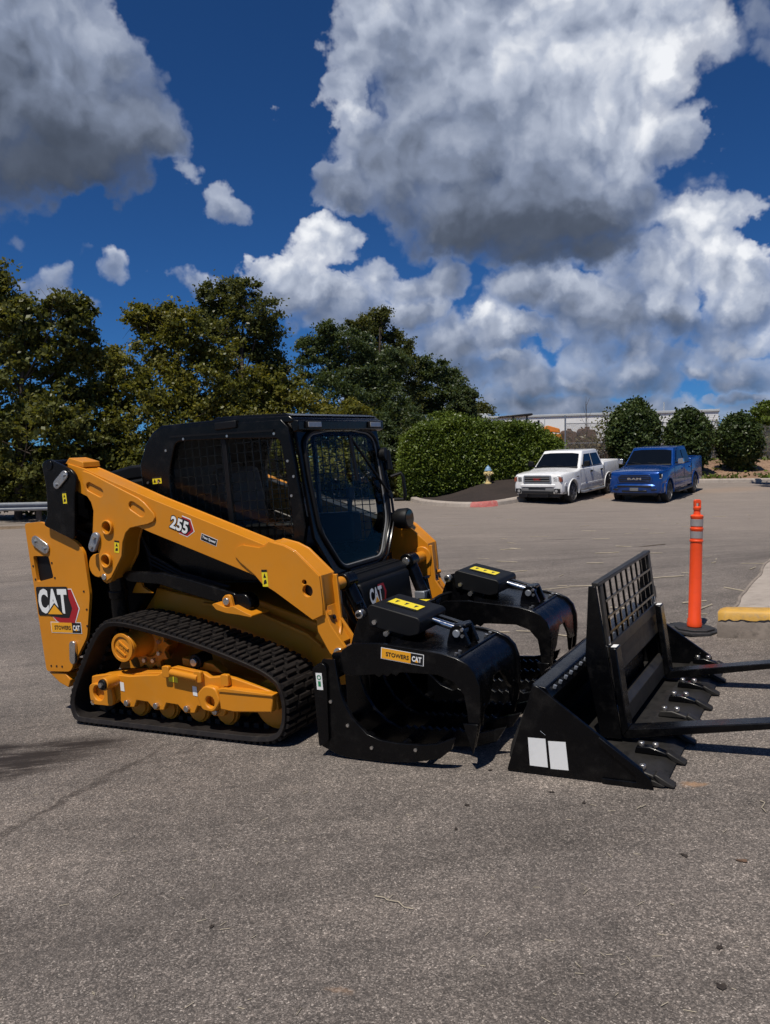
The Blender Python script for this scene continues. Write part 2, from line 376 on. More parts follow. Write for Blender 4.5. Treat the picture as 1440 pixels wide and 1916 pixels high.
M['rooftrim'] = paint('grey_roof_trim', (.42, .44, .45), .5, .06, 1.0)
M['rusty'] = paint('rusty_steel', (.13, .075, .045), .75, .3, 3.0, bump=.3, bscale=30, dirt=(.08, .05, .035), dirt_amt=.7)
M['morange'] = paint('far_machine_orange', (.62, .22, .035), .5, .08, 2.0)
M['straw'] = None
def leaf_mat(name, cols, trans=.40):
    k_ = 1.18; cols = [tuple(c*k_ for c in q) for q in cols]
    m, N, b, out = new_mat(name); N.n.remove(b)
    g = N.n.new('ShaderNodeNewGeometry'); tc = N.n.new('ShaderNodeTexCoord')
    big = N.noise(tc.outputs['Object'], .55, 3, .5)
    f = N.math('ADD', N.math('MULTIPLY', g.outputs['Random Per Island'], .48), N.math('MULTIPLY_ADD', big, 1.1, -.30), clamp=True)
    c = N.ramp(f, [(i/(len(cols)-1), q) for i, q in enumerate(cols)])
    d = N.n.new('ShaderNodeBsdfPrincipled'); N.put(d.inputs['Base Color'], c); d.inputs['Roughness'].default_value = .42; d.inputs['Specular IOR Level'].default_value = .35
    t = N.n.new('ShaderNodeBsdfTranslucent'); N.put(t.inputs[0], N.mix(1.0, c, (1.25, 1.15, .5, 1), 'MULTIPLY'))
    mx = N.n.new('ShaderNodeMixShader'); mx.inputs[0].default_value = trans
    N.l.new(d.outputs[0], mx.inputs[1]); N.l.new(t.outputs[0], mx.inputs[2]); N.l.new(mx.outputs[0], out.inputs[0]); return m
M['leaf_syc'] = leaf_mat('sycamore_leaf', [(.040, .050, .013), (.078, .090, .022), (.12, .122, .030), (.20, .18, .045)])
M['leaf_yel'] = leaf_mat('yellowing_leaf', [(.048, .058, .012), (.095, .104, .020), (.150, .144, .028), (.24, .20, .04)])
M['leaf_pop'] = leaf_mat('poplar_leaf', [(.030, .041, .014), (.058, .070, .022), (.092, .100, .028), (.15, .145, .04)])
M['leaf_loc'] = leaf_mat('locust_leaf', [(.028, .046, .022), (.052, .076, .030), (.076, .100, .036), (.10, .125, .042)])
M['leaf_hedge'] = leaf_mat('hedge_leaf', [(.034, .052, .008), (.066, .098, .013), (.105, .142, .019), (.155, .185, .03)], .25)
M['leaf_bush'] = leaf_mat('holly_leaf', [(.018, .031, .010), (.036, .057, .016), (.060, .083, .023), (.090, .110, .034)], .2)
M['leaf_brush'] = leaf_mat('dry_brush_leaf', [(.045, .040, .018), (.085, .070, .030), (.13, .10, .05), (.18, .145, .08)], .2)
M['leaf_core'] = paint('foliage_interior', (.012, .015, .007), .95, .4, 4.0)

# ------------------------------------------------------------------ ground
def ground_material():
    m, N, b, out = new_mat('worn_asphalt')
    tc = N.n.new('ShaderNodeTexCoord'); v = tc.outputs['Object']
    warp = N.vmath('ADD', v, N.vmath('MULTIPLY', N.noise(v, 60, 2, .5, out=1), (.012, .012, .012)))
    vo = N.n.new('ShaderNodeTexVoronoi'); vo.feature = 'F1'; N.put(vo.inputs['Vector'], warp); vo.inputs['Scale'].default_value = 185
    vo2 = N.n.new('ShaderNodeTexVoronoi'); vo2.feature = 'F1'; N.put(vo2.inputs['Vector'], warp); vo2.inputs['Scale'].default_value = 85
    sepc = N.n.new('ShaderNodeSeparateColor'); N.put(sepc.inputs[0], vo.outputs['Color'])
    sepd = N.n.new('ShaderNodeSeparateColor'); N.put(sepd.inputs[0], vo2.outputs['Color'])
    grain = N.ramp(sepc.outputs[0], [(0, (.085, .076, .069)), (.35, (.140, .123, .111)), (.72, (.205, .180, .162)), (.93, (.30, .265, .238)), (1, (.45, .405, .365))])
    big = N.ramp(sepd.outputs[1], [(0, (.76, .76, .76)), (.6, (1.04, 1.04, 1.04)), (1, (1.45, 1.43, 1.41))])
    c = N.mix(.85, grain, big, 'MULTIPLY')
    gap = N.sstep(vo.outputs['Distance'], .50, .78)                     # binder between the stones
    c = N.mix(N.math('MULTIPLY', gap, .6), c, (.075, .064, .057, 1))
    n1 = N.noise(v, 1.1, 6, .62); n2 = N.noise(v, .16, 4, .55); n4 = N.noise(v, 9, 5, .65)
    c = N.mix(1.0, c, N.ramp(n1, [(.28, (.72, .715, .71)), (.72, (1.10, 1.09, 1.07))]), 'MULTIPLY')
    c = N.mix(1.0, c, N.ramp(n2, [(.3, (.82, .82, .83)), (.7, (1.18, 1.16, 1.13))]), 'MULTIPLY')
    c = N.mix(1.0, c, N.ramp(n4, [(.3, (.86, .86, .86)), (.7, (1.14, 1.13, 1.12))]), 'MULTIPLY')
    # rolling-direction streaks further off
    mp = N.n.new('ShaderNodeMapping'); N.put(mp.inputs[0], v); mp.inputs['Scale'].default_value = (.22, 1.5, 1); mp.inputs['Rotation'].default_value = (0, 0, .1)
    st = N.noise(mp.outputs[0], 1.6, 6, .68)
    c = N.mix(.8, c, N.ramp(st, [(.32, (.66, .655, .65)), (.5, (1, 1, 1)), (.72, (1.32, 1.30, 1.28))]), 'MULTIPLY')
    # the surface turns paler further from the camera
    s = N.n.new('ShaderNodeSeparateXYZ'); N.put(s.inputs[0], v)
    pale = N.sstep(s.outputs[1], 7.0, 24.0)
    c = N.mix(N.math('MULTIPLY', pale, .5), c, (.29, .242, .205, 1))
    wob = N.vmath('ADD', v, N.vmath('MULTIPLY', N.vmath('SUBTRACT', N.noise(v, 3.0, 7, .66, out=1), (.5, .5, .5)), (.34, .34, 0)))
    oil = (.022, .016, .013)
    mq = N.n.new('ShaderNodeMapping'); N.put(mq.inputs[0], v); mq.inputs['Scale'].default_value = (1.2, 9.0, 1); mq.inputs['Rotation'].default_value = (0, 0, -.16)
    n4s = N.noise(mq.outputs[0], 1.5, 7, .68)
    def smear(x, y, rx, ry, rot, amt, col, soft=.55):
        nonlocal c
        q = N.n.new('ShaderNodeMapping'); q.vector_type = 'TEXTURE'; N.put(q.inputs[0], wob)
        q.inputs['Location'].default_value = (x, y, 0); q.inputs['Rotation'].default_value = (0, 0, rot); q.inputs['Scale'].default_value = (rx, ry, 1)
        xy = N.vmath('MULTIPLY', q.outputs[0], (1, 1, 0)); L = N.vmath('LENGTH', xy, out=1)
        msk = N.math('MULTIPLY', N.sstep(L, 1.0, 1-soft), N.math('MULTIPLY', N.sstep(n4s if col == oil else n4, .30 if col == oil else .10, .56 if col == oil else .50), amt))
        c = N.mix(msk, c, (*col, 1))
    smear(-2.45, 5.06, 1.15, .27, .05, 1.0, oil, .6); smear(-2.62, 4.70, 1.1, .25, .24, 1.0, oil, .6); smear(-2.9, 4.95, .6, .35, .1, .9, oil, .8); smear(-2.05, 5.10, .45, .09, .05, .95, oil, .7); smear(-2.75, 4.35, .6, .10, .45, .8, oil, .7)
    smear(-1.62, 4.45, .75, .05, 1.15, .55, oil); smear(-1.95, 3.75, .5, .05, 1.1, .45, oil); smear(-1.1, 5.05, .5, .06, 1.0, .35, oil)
    rust = (.36, .215, .12)
    smear(1.45, 3.75, .075, .045, .3, .75, rust, .9); smear(-.32, 2.2, .05, .03, .2, .6, rust, .9); smear(1.9, 5.6, .25, .06, .2, .35, rust, .9); smear(-.15, 2.45, .06, .03, 0, .3, rust, .9)
    smear(9.4, 31.8, 2.6, 1.1, .5, .45, (.33, .20, .125), .9); smear(14.5, 33.5, 4.0, 1.3, .4, .35, (.34, .23, .15), .9)
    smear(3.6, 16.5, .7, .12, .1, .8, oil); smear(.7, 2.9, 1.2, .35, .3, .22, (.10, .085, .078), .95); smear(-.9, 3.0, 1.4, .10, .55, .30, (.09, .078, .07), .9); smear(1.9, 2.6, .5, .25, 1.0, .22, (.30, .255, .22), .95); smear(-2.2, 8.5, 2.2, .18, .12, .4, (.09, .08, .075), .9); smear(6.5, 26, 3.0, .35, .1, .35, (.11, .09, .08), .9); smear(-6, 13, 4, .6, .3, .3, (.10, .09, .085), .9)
    N.put(b.inputs['Base Color'], c); b.inputs['Roughness'].default_value = .82; b.inputs['Specular IOR Level'].default_value = .35
    bp = N.n.new('ShaderNodeBump'); bp.inputs['Strength'].default_value = .6; bp.inputs['Distance'].default_value = .004
    hgt = N.math('ADD', N.math('MULTIPLY', vo.outputs['Distance'], -1.0), N.math('MULTIPLY', sepc.outputs[1], .5))
    N.put(bp.inputs['Height'], hgt); N.l.new(bp.outputs[0], b.inputs['Normal'])
    return m
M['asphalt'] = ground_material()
def grid_sheet(xs, ys, zf, name, mat, kind='structure', parent=None):
    V = [(x, y, zf(x, y)) for y in ys for x in xs]; n = len(xs)
    F = [(j*n+i, j*n+i+1, (j+1)*n+i+1, (j+1)*n+i) for j in range(len(ys)-1) for i in range(n-1)]
    o = link(name, mesh_of(name, (V, F), mat, 60), parent)
    if kind: o['kind'] = kind
    return o
xs = [-900, -300, -120, -60] + list(np.arange(-30, 40.01, 1.0)) + [60, 120, 300, 900]
ys = [-60, -20, -8] + list(np.arange(-4, 50.01, .75)) + [60, 80, 120, 200, 400, 1200]
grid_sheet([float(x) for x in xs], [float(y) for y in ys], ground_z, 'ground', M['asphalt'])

def litter_mat(name, cols, scale=22, stretch=(1, 1, 1), bump=.9):
    m, N, b, out = new_mat(name); tc = N.n.new('ShaderNodeTexCoord')
    mp = N.n.new('ShaderNodeMapping'); N.put(mp.inputs[0], tc.outputs['Object']); mp.inputs['Scale'].default_value = stretch
    n = N.noise(mp.outputs[0], scale, 8, .75); n2 = N.noise(tc.outputs['Object'], .8, 4, .6)
    c = N.ramp(N.math('MULTIPLY_ADD', n2, .4, N.math('MULTIPLY_ADD', n, 1.0, -.2)), [(.28+.4*i/(len(cols)-1), q) for i, q in enumerate(cols)])
    N.put(b.inputs['Base Color'], c); b.inputs['Roughness'].default_value = .95
    bp = N.n.new('ShaderNodeBump'); bp.inputs['Strength'].default_value = bump; bp.inputs['Distance'].default_value = .05; N.put(bp.inputs['Height'], n); N.l.new(bp.outputs[0], b.inputs['Normal'])
    return m
M['straw'] = litter_mat('pine_straw', [(.07, .042, .026), (.17, .10, .06), (.28, .175, .11), (.36, .25, .16)], 9)
M['mulch'] = litter_mat('dark_mulch', [(.012, .008, .007), (.027, .018, .014), (.046, .031, .024)], 16)
M['verge'] = litter_mat('leaf_litter', [(.03, .025, .014), (.10, .07, .04), (.20, .14, .09), (.30, .23, .16)], 12)
# ------------------------------------------------------------------ compact track loader
GX = .075
def tilt_frame(x, y, a):
    n = Vector((-GX, 0, 1)).normalized(); f = Vector((math.cos(a), -math.sin(a), GX*math.cos(a))).normalized(); l = n.cross(f)
    m = Matrix.Identity(4)
    for i in range(3): m[i][0], m[i][1], m[i][2] = f[i], l[i], n[i]
    m[0][3], m[1][3], m[2][3] = x, y, GX*x
    return m
LO = tilt_frame(-.719, 4.758, .505)
W2 = 1.88                                                     # machine width over the tracks; y -> W2-y mirrors
def mir(vf): return fixn([(x, W2-y, z) for x, y, z in vf[0]], vf[1])
ld = thing('track_loader', 'yellow and black compact track loader with enclosed cab and rubber tracks', 'loader', LO, off=(-.8, .94, 0))
Yl, Bk = M['yellow'], M['black']
def both(name, vf, mat, bevel=0, **k):
    return part(name, vf, mat, ld, bevel, **k), part(name, mir(vf), mat, ld, bevel, **k)
# --- tracks
TR = [(-1.66, .022), (-1.2, .022), (-.6, .022), (-.10, .022), (.06, .045), (.13, .13), (.152, .27), (.125, .385), (.07, .438), (-.06, .50), (-.52, .63), (-1.03, .732), (-1.25, .752), (-1.345, .722), (-1.45, .635), (-1.62, .395), (-1.74, .20), (-1.745, .09), (-1.71, .035)]
TR = smooth_loop(TR, 2)
def offset_loop(L, d):
    o = []
    for i in range(len(L)):
        a, b = Vector(L[i-1]), Vector(L[(i+1) % len(L)]); t = (b-a).normalized(); nrm = Vector((t.y, -t.x))
        o.append((L[i][0]+nrm.x*d, L[i][1]+nrm.y*d))
    return o
def track_belt():
    inn = offset_loop(TR, -.032); n = len(TR); V = []; F = []
    for L, yy in ((TR, (0.0, .39)), (inn, (.012, .378))):
        for y in yy: V += [(x, y, z) for x, z in L]
    o0, o1, i0, i1 = 0, n, 2*n, 3*n
    for k in range(n):
        j = (k+1) % n
        F += [(o0+k, o0+j, o1+j, o1+k), (i0+k, i1+k, i1+j, i0+j), (o0+k, i0+k, i0+j, o0+j), (o1+k, o1+j, i1+j, i1+k)]
    return fixn(V, F)
def resample(L, m):
    P = [Vector(p) for p in L]+[Vector(L[0])]; d = [0]
    for a, b in zip(P, P[1:]): d.append(d[-1]+(b-a).length)
    T = d[-1]; out = []; k = 0
    for i in range(m):
        s = T*i/m
        while d[k+1] < s: k += 1
        q = P[k].lerp(P[k+1], (s-d[k])/(d[k+1]-d[k])); t = (P[k+1]-P[k]).normalized(); out.append((q, t))
    return out
def lug_block(y0, y1, hgt=.020, w=.0175):
    b = .004
    prof = [(-w, -.004), (-w+b, hgt-.004), (-w+b+.004, hgt), (w-b-.004, hgt), (w-b, hgt-.004), (w, -.004)]
    return prism(prof, y0, y1, 'XZ')
lugA = mesh_of('lug', join(lug_block(.016, .120), mv(lug_block(.142, .250), .006), mv(lug_block(.276, .376), .010)), M['rubber'], 30)
lugB = mesh_of('lug', join(lug_block(.016, .090), mv(lug_block(.112, .205), -.006), lug_block(.228, .376)), M['rubber'], 30)
belt_me = track_belt()
for yb in (0.0, W2-.39):
    tk = part('track', mv(belt_me, 0, yb), M['rubber'], ld, 0.004)
    for i, (q, t) in enumerate(resample(TR, 92)):
        o = bpy.data.objects.new('lug', lugA if i % 2 else lugB); COL.objects.link(o); o.parent = tk
        ang = math.atan2(t.y, t.x)
        o.matrix_local = Matrix.Translation(Vector((q.x, yb, q.y))-OFF[ld.name]) @ Matrix.Rotation(-ang+math.pi, 4, 'Y')
    # carcass guide blocks seen inside the belt
    g = [xf(box(-.02, .02, .15, .24, 0, .035), Matrix.Translation((q.x, yb, q.y)) @ Matrix.Rotation(-math.atan2(t.y, t.x), 4, 'Y') @ Matrix.Translation((0, 0, .028))) for q, t in resample(TR, 56)]
    tag(part('guide_blocks', join(*g), M['rubber'], tk), kind='stuff')
# --- undercarriage (near and far alike)
RX = [-1.20, -.93, -.66, -.42]
def under(mirror):
    f = (lambda vf: mir(vf)) if mirror else (lambda vf: vf)
    prof = [(-1.54, .30), (-1.53, .35), (-1.45, .362), (-1.34, .375), (-1.16, .37), (-1.0, .385), (-.90, .392), (-.80, .44), (-.74, .455), (-.50, .425), (-.45, .40), (-.33, .415), (-.25, .405), (.07, .33)]
    low = [(.07, .225), (-.30, .20)]
    for x in reversed(RX): low += [(x+.085, .205), (x+.055, .155), (x-.03, .150), (x-.085, .20)]
    low += [(-1.33, .165), (-1.52, .165)]
    fr = part('roller_frame', f(prism(prof+low, .035, .075)), Yl, ld, .006)
    part('top_ledge', f(prism([(-1.45, .36), (-1.16, .378), (-.9, .40), (-.9, .375), (-1.16, .352), (-1.45, .335)], .075, .2)), Yl, fr, .004)
    part('frame_beam', f(prism([(-1.5, .2), (-1.5, .34), (-.9, .37), (.05, .31), (.05, .22)], .075, .30)), Yl, ld, .006)
    tb = part('tension_box', f(prism([(-.345, .215), (-.345, .325), (-.30, .345), (.075, .33), (.055, .225), (-.24, .205)], -.012, .034)), Yl, ld, .008)
    part('tension_cap', f(prism([(-.345, .345), (-.30, .355), (.085, .338), (.075, .326), (-.345, .33)], -.02, .04)), Yl, tb, .003)
    part('swivel_block', f(plate(rpoly([(-.50, .20), (-.53, .30), (-.46, .36), (-.37, .35), (-.34, .26), (-.40, .19)], .03), [circ(-.425, .255, .036, 14)], -.012, .0345)), Yl, ld, .008)
    part('tow_eye', f(plate(rpoly([(-1.53, .16), (-1.53, .31), (-1.32, .31), (-1.30, .16)], .05), [circ(-1.44, .245, .055, 14)], .0, .034)), Yl, ld, .006)
    pt = part('pivot_tube', f(cyl((-1.30, -.07, .335), (-1.30, .12, .335), .045)), Yl, ld, .004)
    part('pivot_bolt', f(cyl((-1.30, -.085, .335), (-1.30, -.06, .335), .036)), M['satin'], pt, .003); part('bolt_head', f(cyl((-1.30, -.10, .335), (-1.30, -.083, .335), .018, n=6)), M['chrome'], pt)
    part('bracket_tube', f(cyl((-.75, .01, .425), (-.52, .01, .40), .024)), Yl, ld, .004)
    for x, z in ((-.79, .45), (-.52, .43), (-.30, .42)): part('lifting_ear', f(prism(rpoly([(x-.03, z-.06), (x-.03, z+.015), (x+.03, z+.015), (x+.03, z-.06)], .015), .0, .03)), Yl, ld, .004)
    for x in RX:
        r = part('roller', f(join(lathe([(.03, .115), (.07, .118), (.072, .135), (.085, .137), (.088, .16), (.05, .18), (.05, .26), (.088, .28), (.085, .32), (.03, .325)], 24, 'Y', (x, 0, .145)))), Yl, ld)
        part('roller_bolt', f(cyl((x, .012, .185), (x, .036, .185), .022, n=6)), M['chrome'], r, .003)
    part('idler', f(lathe([(.04, .12), (.13, .125), (.135, .14), (.155, .142), (.163, .16), (.163, .28), (.15, .31), (.04, .315)], 28, 'Y', (-.035, 0, .225))), Yl, ld)
    part('idler', f(lathe([(.04, .14), (.13, .145), (.14, .17), (.14, .28), (.13, .31), (.04, .315)], 28, 'Y', (-1.56, 0, .195))), M['satin'], ld)
    teeth = []
    for k in range(36):
        a = 2*math.pi*k/36; r = .20 if k % 3 == 0 else (.155 if k % 3 == 1 else .16); teeth.append((-1.15+r*math.cos(a), .545+r*math.sin(a)))
    sp = part('sprocket', f(plate(teeth, [circ(-1.15, .545, .09, 18)], .22, .26)), Yl, ld, .004)
    for k in range(9):
        a = 2*math.pi*k/9+.2; part('bolt_head', f(cyl((-1.15+.12*math.cos(a), .2, .545+.12*math.sin(a)), (-1.15+.12*math.cos(a), .225, .545+.12*math.sin(a)), .016, n=6)), M['chrome'], sp)
    hb = part('drive_hub', f(lathe([(.03, .035), (.085, .035), (.098, .042), (.098, .07), (.085, .08), (.085, .12), (.10, .16), (.10, .23), (.16, .27), (.16, .40)], 28, 'Y', (-1.195, 0, .565))), Yl, ld, .003)
    part('hub_ring', f(plate(circ(-1.195, .565, .098, 28), [circ(-1.195, .565, .076, 28)], .026, .036)), Yl, hb, .002)
    def u(s, t): return (-1.195+s*math.cos(-.6)-t*math.sin(-.6), .031, .565+s*math.sin(-.6)+t*math.cos(-.6))
    for t in (-.032, .022): part('cast_bar', f(join(xf(box(-.05, .05, -.004, .008, -.006, .006), Matrix.Translation((-1.195+.0, .030, .565)) @ Matrix.Rotation(.6, 4, 'Y') @ Matrix.Translation((0, 0, t))))), Yl, hb)
    if not mirror: part('cast_lettering', letters('CAT', -.04, .04, -.018, .012, u, .02), Yl, hb)
    part('rub_bolt', f(cyl((-.62, .10, .475), (-.62, .22, .475), .05)), M['satin'], ld, .006); part('rub_bolt_head', f(cyl((-.62, .08, .475), (-.62, .10, .475), .028, n=8)), M['chrome'], ld, .004)
    part('rub_arm', f(prism([(-.76, .49), (-.50, .46), (-.42, .40), (-.76, .44)], .13, .2)), Yl, ld, .006)
    part('rear_bolt', f(cyl((-1.51, .0, .175), (-1.51, .03, .175), .02, n=6)), M['chrome'], ld)
under(False); under(True)
for x, z, w, h in ((-1.255, .265, .036, .062), (-.60, .275, .036, .062)): part('capacity_label', [(x, .0325, z), (x+w, .0325, z-.004), (x+w, .0325, z+h-.004), (x, .0325, z+h)] and ([(x, .0325, z), (x+w, .0325, z-.004), (x+w, .0325, z+h-.004), (x, .0325, z+h)], [(0, 1, 2, 3)]), M['white'], ld)
part('grease_label', ([(-.80, .0325, .355), (-.72, .0325, .35), (-.72, .0325, .39), (-.80, .0325, .395)], [(0, 1, 2, 3)]), M['ylabel'], ld)
# --- chassis
ch = part('chassis', prism([(-1.95, .34), (-1.75, .26), (.10, .24), (.30, .42), (.22, .62), (-.35, .80), (-.75, .86), (-1.2, .95), (-1.95, .95)], .50, W2-.50), Yl, ld, .012)
both('side_rail', prism([(-1.30, .80), (-1.25, .90), (-1.05, .86), (-.72, .80), (-.38, .76), (.06, .60), (.16, .52), (.15, .42), (.02, .40), (-.5, .58), (-1.3, .68)], .455, .50), Yl, .008)
both('rail_lip', prism([(-.80, .80), (-.38, .765), (.06, .607), (.16, .53), (.16, .51), (.05, .585), (-.38, .745), (-.80, .78)], .42, .455), Yl, .004)
both('rear_web', prism([(-1.36, .885), (-1.33, .93), (-1.27, 1.0), (-1.25, .93), (-1.16, .885)], .32, .345), Yl, .003)
both('front_post', prism([(.05, .25), (.32, .28), (.36, .5), (.30, .68), (.18, .72), (.05, .5)], .45, .53), Yl, .008)
part('engine_bay', prism([(-2.02, .55), (-2.05, 1.40), (-1.95, 1.55), (-1.22, 1.60), (-1.22, .95), (-1.6, .55)], .40, W2-.40), M['satin'], ld, .02)
part('engine_hood', prism([(-1.96, 1.56), (-1.93, 1.64), (-1.85, 1.67), (-1.28, 1.70), (-1.24, 1.60), (-1.5, 1.58)], .50, W2-.50), M['satin'], ld, .02)
part('radiator_cover', prism([(-1.86, 1.675), (-1.80, 1.76), (-1.50, 1.80), (-1.28, 1.80), (-1.28, 1.70)], .56, W2-.56), M['satin'], ld, .02)
# rear corner plates with the lamp opening
rp = rpoly([(-2.20, 1.44), (-2.03, 1.445), (-1.99, 1.435), (-1.66, 1.285), (-1.60, 1.21), (-1.585, .90), (-1.66, .60), (-1.88, .335), (-2.14, .325)], .03)
op = rpoly([(-2.145, 1.195), (-1.975, 1.19), (-1.945, 1.03), (-2.13, 1.00)], .02)
for s in (0, 1):
    f = mir if s else (lambda q: q)
    cpn = part('rear_corner', f(plate(rp, [op], .14, .165)), Yl, ld, .006)
    part('corner_wall', f(prism([(-2.195, 1.43), (-2.16, 1.43), (-2.10, .34), (-2.135, .34)], .166, .42)), Yl, cpn, .004)
    part('corner_floor', f(prism([(-2.12, .34), (-1.9, .34), (-1.9, .36), (-2.12, .36)], .166, .42)), Yl, cpn, .003)
    part('bumper_foot', f(prism([(-2.13, .318), (-1.95, .318), (-1.90, .27), (-1.93, .21), (-2.02, .24)], .15, .33)), Yl, ld, .006)
    part('corner_box', f(box(-2.14, -1.92, .168, .30, .98, 1.21)), M['satin'], cpn, .004)
    for x, z in ((-1.64, .93), (-1.63, .80), (-1.645, .68), (-1.66, .56), (-1.96, .37), (-2.02, .37), (-2.08, .37), (-2.155, 1.12), (-2.145, 1.02), (-1.945, 1.14), (-1.93, 1.03)): part('bolt_hole', f(cyl((x, .137, z), (x, .141, z), .008, n=8)), M['ink'], cpn)
    lg = part('latch_plate', f(prism(slot(-2.085, 1.305, -1.99, 1.25, .042), .125, .139)), M['chrome'], cpn, .004)
    for x, z in ((-2.085, 1.305), (-1.99, 1.25)): part('bolt_head', f(cyl((x, .112, z), (x, .125, z), .014, n=6)), M['galv'], lg)
    lg = part('latch_plate', f(prism(slot(-1.80, .54, -1.815, .43, .03), .115, .139)), M['chrome'], cpn, .004)
part('rear_door', rpoly and prism(rpoly([(.30, .36), (.30, 1.40), (1.58, 1.40), (1.58, .36)], .06), -2.20, -2.12, 'YZ'), M['satin'], ld, .01)
# --- lift arms: outer and inner plates with a rim strip between them, hollow as the real ones
ARM = [(-1.665, 1.845), (-1.51, 1.80), (-.907, 1.556), (.0, 1.222), (.046, 1.244), (.159, 1.215), (.237, 1.177), (.396, 1.028), (.402, .856), (.397, .79), (.317, .758), (.061, .925), (-.039, .975), (-.09, 1.03), (-.492, 1.173), (-.939, 1.33), (-1.045, 1.372), (-1.10, 1.37), (-1.15, 1.34), (-1.19, 1.27), (-1.212, 1.177), (-1.274, 1.10), (-1.333, 1.023), (-1.365, .994), (-1.402, .986), (-1.435, 1.005), (-1.447, 1.04), (-1.442, 1.212), (-1.482, 1.334), (-1.447, 1.50), (-1.46, 1.56), (-1.50, 1.60), (-1.60, 1.645), (-1.66, 1.74)]
hole_b, hole_k = circ(.299, .938, .036, 20), circ(.282, .99, .016, 14)
bossA, bossB = circ(-1.31, 1.38, .042, 20), circ(-1.355, 1.15, .042, 20)
for s in (0, 1):
    f = mir if s else (lambda q: q)
    arm = part('lift_arm', f(plate(ARM, [hole_b, hole_k, bossA, bossB], .14, .160)), Yl, ld, .005)
    part('inner_plate', f(prism(ARM, .272, .29)), Yl, arm, .004)
    n = len(ARM); rim = offset_loop(ARM, .004)
    V = [(x, y, z) for y in (.158, .274) for x, z in rim]; F = [(k, (k+1) % n, n+(k+1) % n, n+k) for k in range(n)]
    part('rim_strip', f((V, F)), Yl, arm)
    # rear doubler with its two pressed slots and the plate round the front pivot
    dbl = [(-1.505, 1.785), (-1.44, 1.765), (-1.0, 1.565), (-.955, 1.535), (-.875, 1.455), (-.868, 1.425), (-.885, 1.40), (-.94, 1.385), (-1.05, 1.373), (-1.105, 1.365), (-1.15, 1.335), (-1.19, 1.27), (-1.212, 1.177), (-1.27, 1.105), (-1.333, 1.03), (-1.402, .994), (-1.44, 1.04), (-1.435, 1.212), (-1.475, 1.334), (-1.44, 1.50), (-1.455, 1.56), (-1.49, 1.605), (-1.515, 1.70)]
    part('rear_doubler', f(plate(dbl, [slot(-1.455, 1.668, -1.355, 1.622, .030), slot(-1.065, 1.515, -.985, 1.468, .030), circ(-1.31, 1.38, .043, 20), circ(-1.355, 1.15, .043, 20)], .126, .1405)), Yl, arm, .005)
    fd = [(-.225, 1.185), (-.20, 1.215), (-.155, 1.225), (-.03, 1.205), (.02, 1.215), (.046, 1.24), (.159, 1.21), (.237, 1.172), (.391, 1.025), (.397, .86), (.392, .795), (.317, .765), (.061, .932), (-.035, .985), (-.085, 1.04), (-.19, 1.12), (-.225, 1.16)]
    part('front_doubler', f(plate(fd, [circ(.299, .938, .037, 20), circ(.282, .99, .017, 14)], .128, .1405)), Yl, arm, .004)
    part('hole_shade', f(cyl((.299, .165, .938), (.299, .27, .938), .05, n=16)), M['ink'], arm)  # black plug behind the hole, the shade inside put into its colour
    part('top_cap', f(prism([(-1.70, 1.845), (-1.655, 1.885), (-1.52, 1.845), (-1.515, 1.805), (-1.66, 1.835)], .15, .30)), Yl, arm, .005)
    for cx_, cz_ in ((-1.31, 1.38), (-1.355, 1.15)):
        part('boss', f(plate(circ(cx_, cz_, .052, 24), [circ(cx_, cz_, .040, 24)], .105, .1255)), Yl, arm, .004)
        part('boss_bore', f(plate(circ(cx_, cz_, .040, 24), [circ(cx_, cz_, .036, 24)], .112, .25)), Yl, arm)
    lk = part('pin_lock', f(prism(slot(-1.465, 1.25, -1.425, 1.315, .036), .100, .125)), M['galv'], arm, .005)
    for x, z in ((-1.465, 1.25), (-1.425, 1.315)): part('bolt_head', f(cyl((x, .086, z), (x, .10, z), .014, n=6)), M['chrome'], lk)
    part('lower_pin', f(cyl((-1.40, .118, 1.035), (-1.40, .3, 1.035), .022)), M['chrome'], arm, .003)
    part('pivot_tube', f(cyl((-1.50, .16, 1.11), (-1.50, .42, 1.11), .085)), Yl, ld, .006)
    # arm nose: box leg down to the coupler
    leg = [(.325, .80), (.385, .86), (.405, .80), (.425, .73), (.515, .60), (.500, .54), (.455, .525), (.40, .56), (.33, .69)]
    ns = part('arm_nose', f(prism(leg, .150, .172)), Yl, ld, .004)
    part('nose_plate', f(prism([(.40, 1.015), (.425, 1.015), (.43, .75), (.53, .60), (.505, .535), (.40, .56), (.33, .69), (.36, .80)], .262, .285)), Yl, ns, .004)
    part('nose_web', f(prism([(.362, .84), (.398, .84), (.415, .74), (.485, .625), (.455, .60), (.375, .71)], .172, .262)), Yl, ns, .003)
    for x, z in ((.41, .765), (.425, .705)): part('web_hole', f(cyl((x-.012, .217, z-.006), (x+.007, .217, z+.004), .014, n=12)), M['ink'], ns)
    part('nose_stop', f(tube([(.385, .20, .79), (.41, .185, .80), (.42, .165, .80)], .014)), Yl, ns)
    part('hose_clip', f(tube([(.455, .19, .64), (.452, .205, .675), (.44, .235, .70), (.435, .245, .74)], .010)), Yl, ns)
    pin = part('nose_pin', f(cyl((.47, .135, .565), (.47, .30, .565), .034)), M['chrome'], ns, .004)
    part('elbow_pin', f(join(cyl((.345, .288, .935), (.345, .44, .935), .040, n=20), cyl((.345, .288, .935), (.345, .305, .935), .075, n=24))), Yl, arm, .006)
    # tilt cylinder
    tc = part('tilt_cylinder', f(cyl((.345, .50, .93), (.475, .52, .60), .046, n=20)), Bk, ld, .004)
    part('cylinder_eye', f(cyl((.345, .445, .935), (.345, .555, .935), .055, n=20)), Bk, tc, .006)
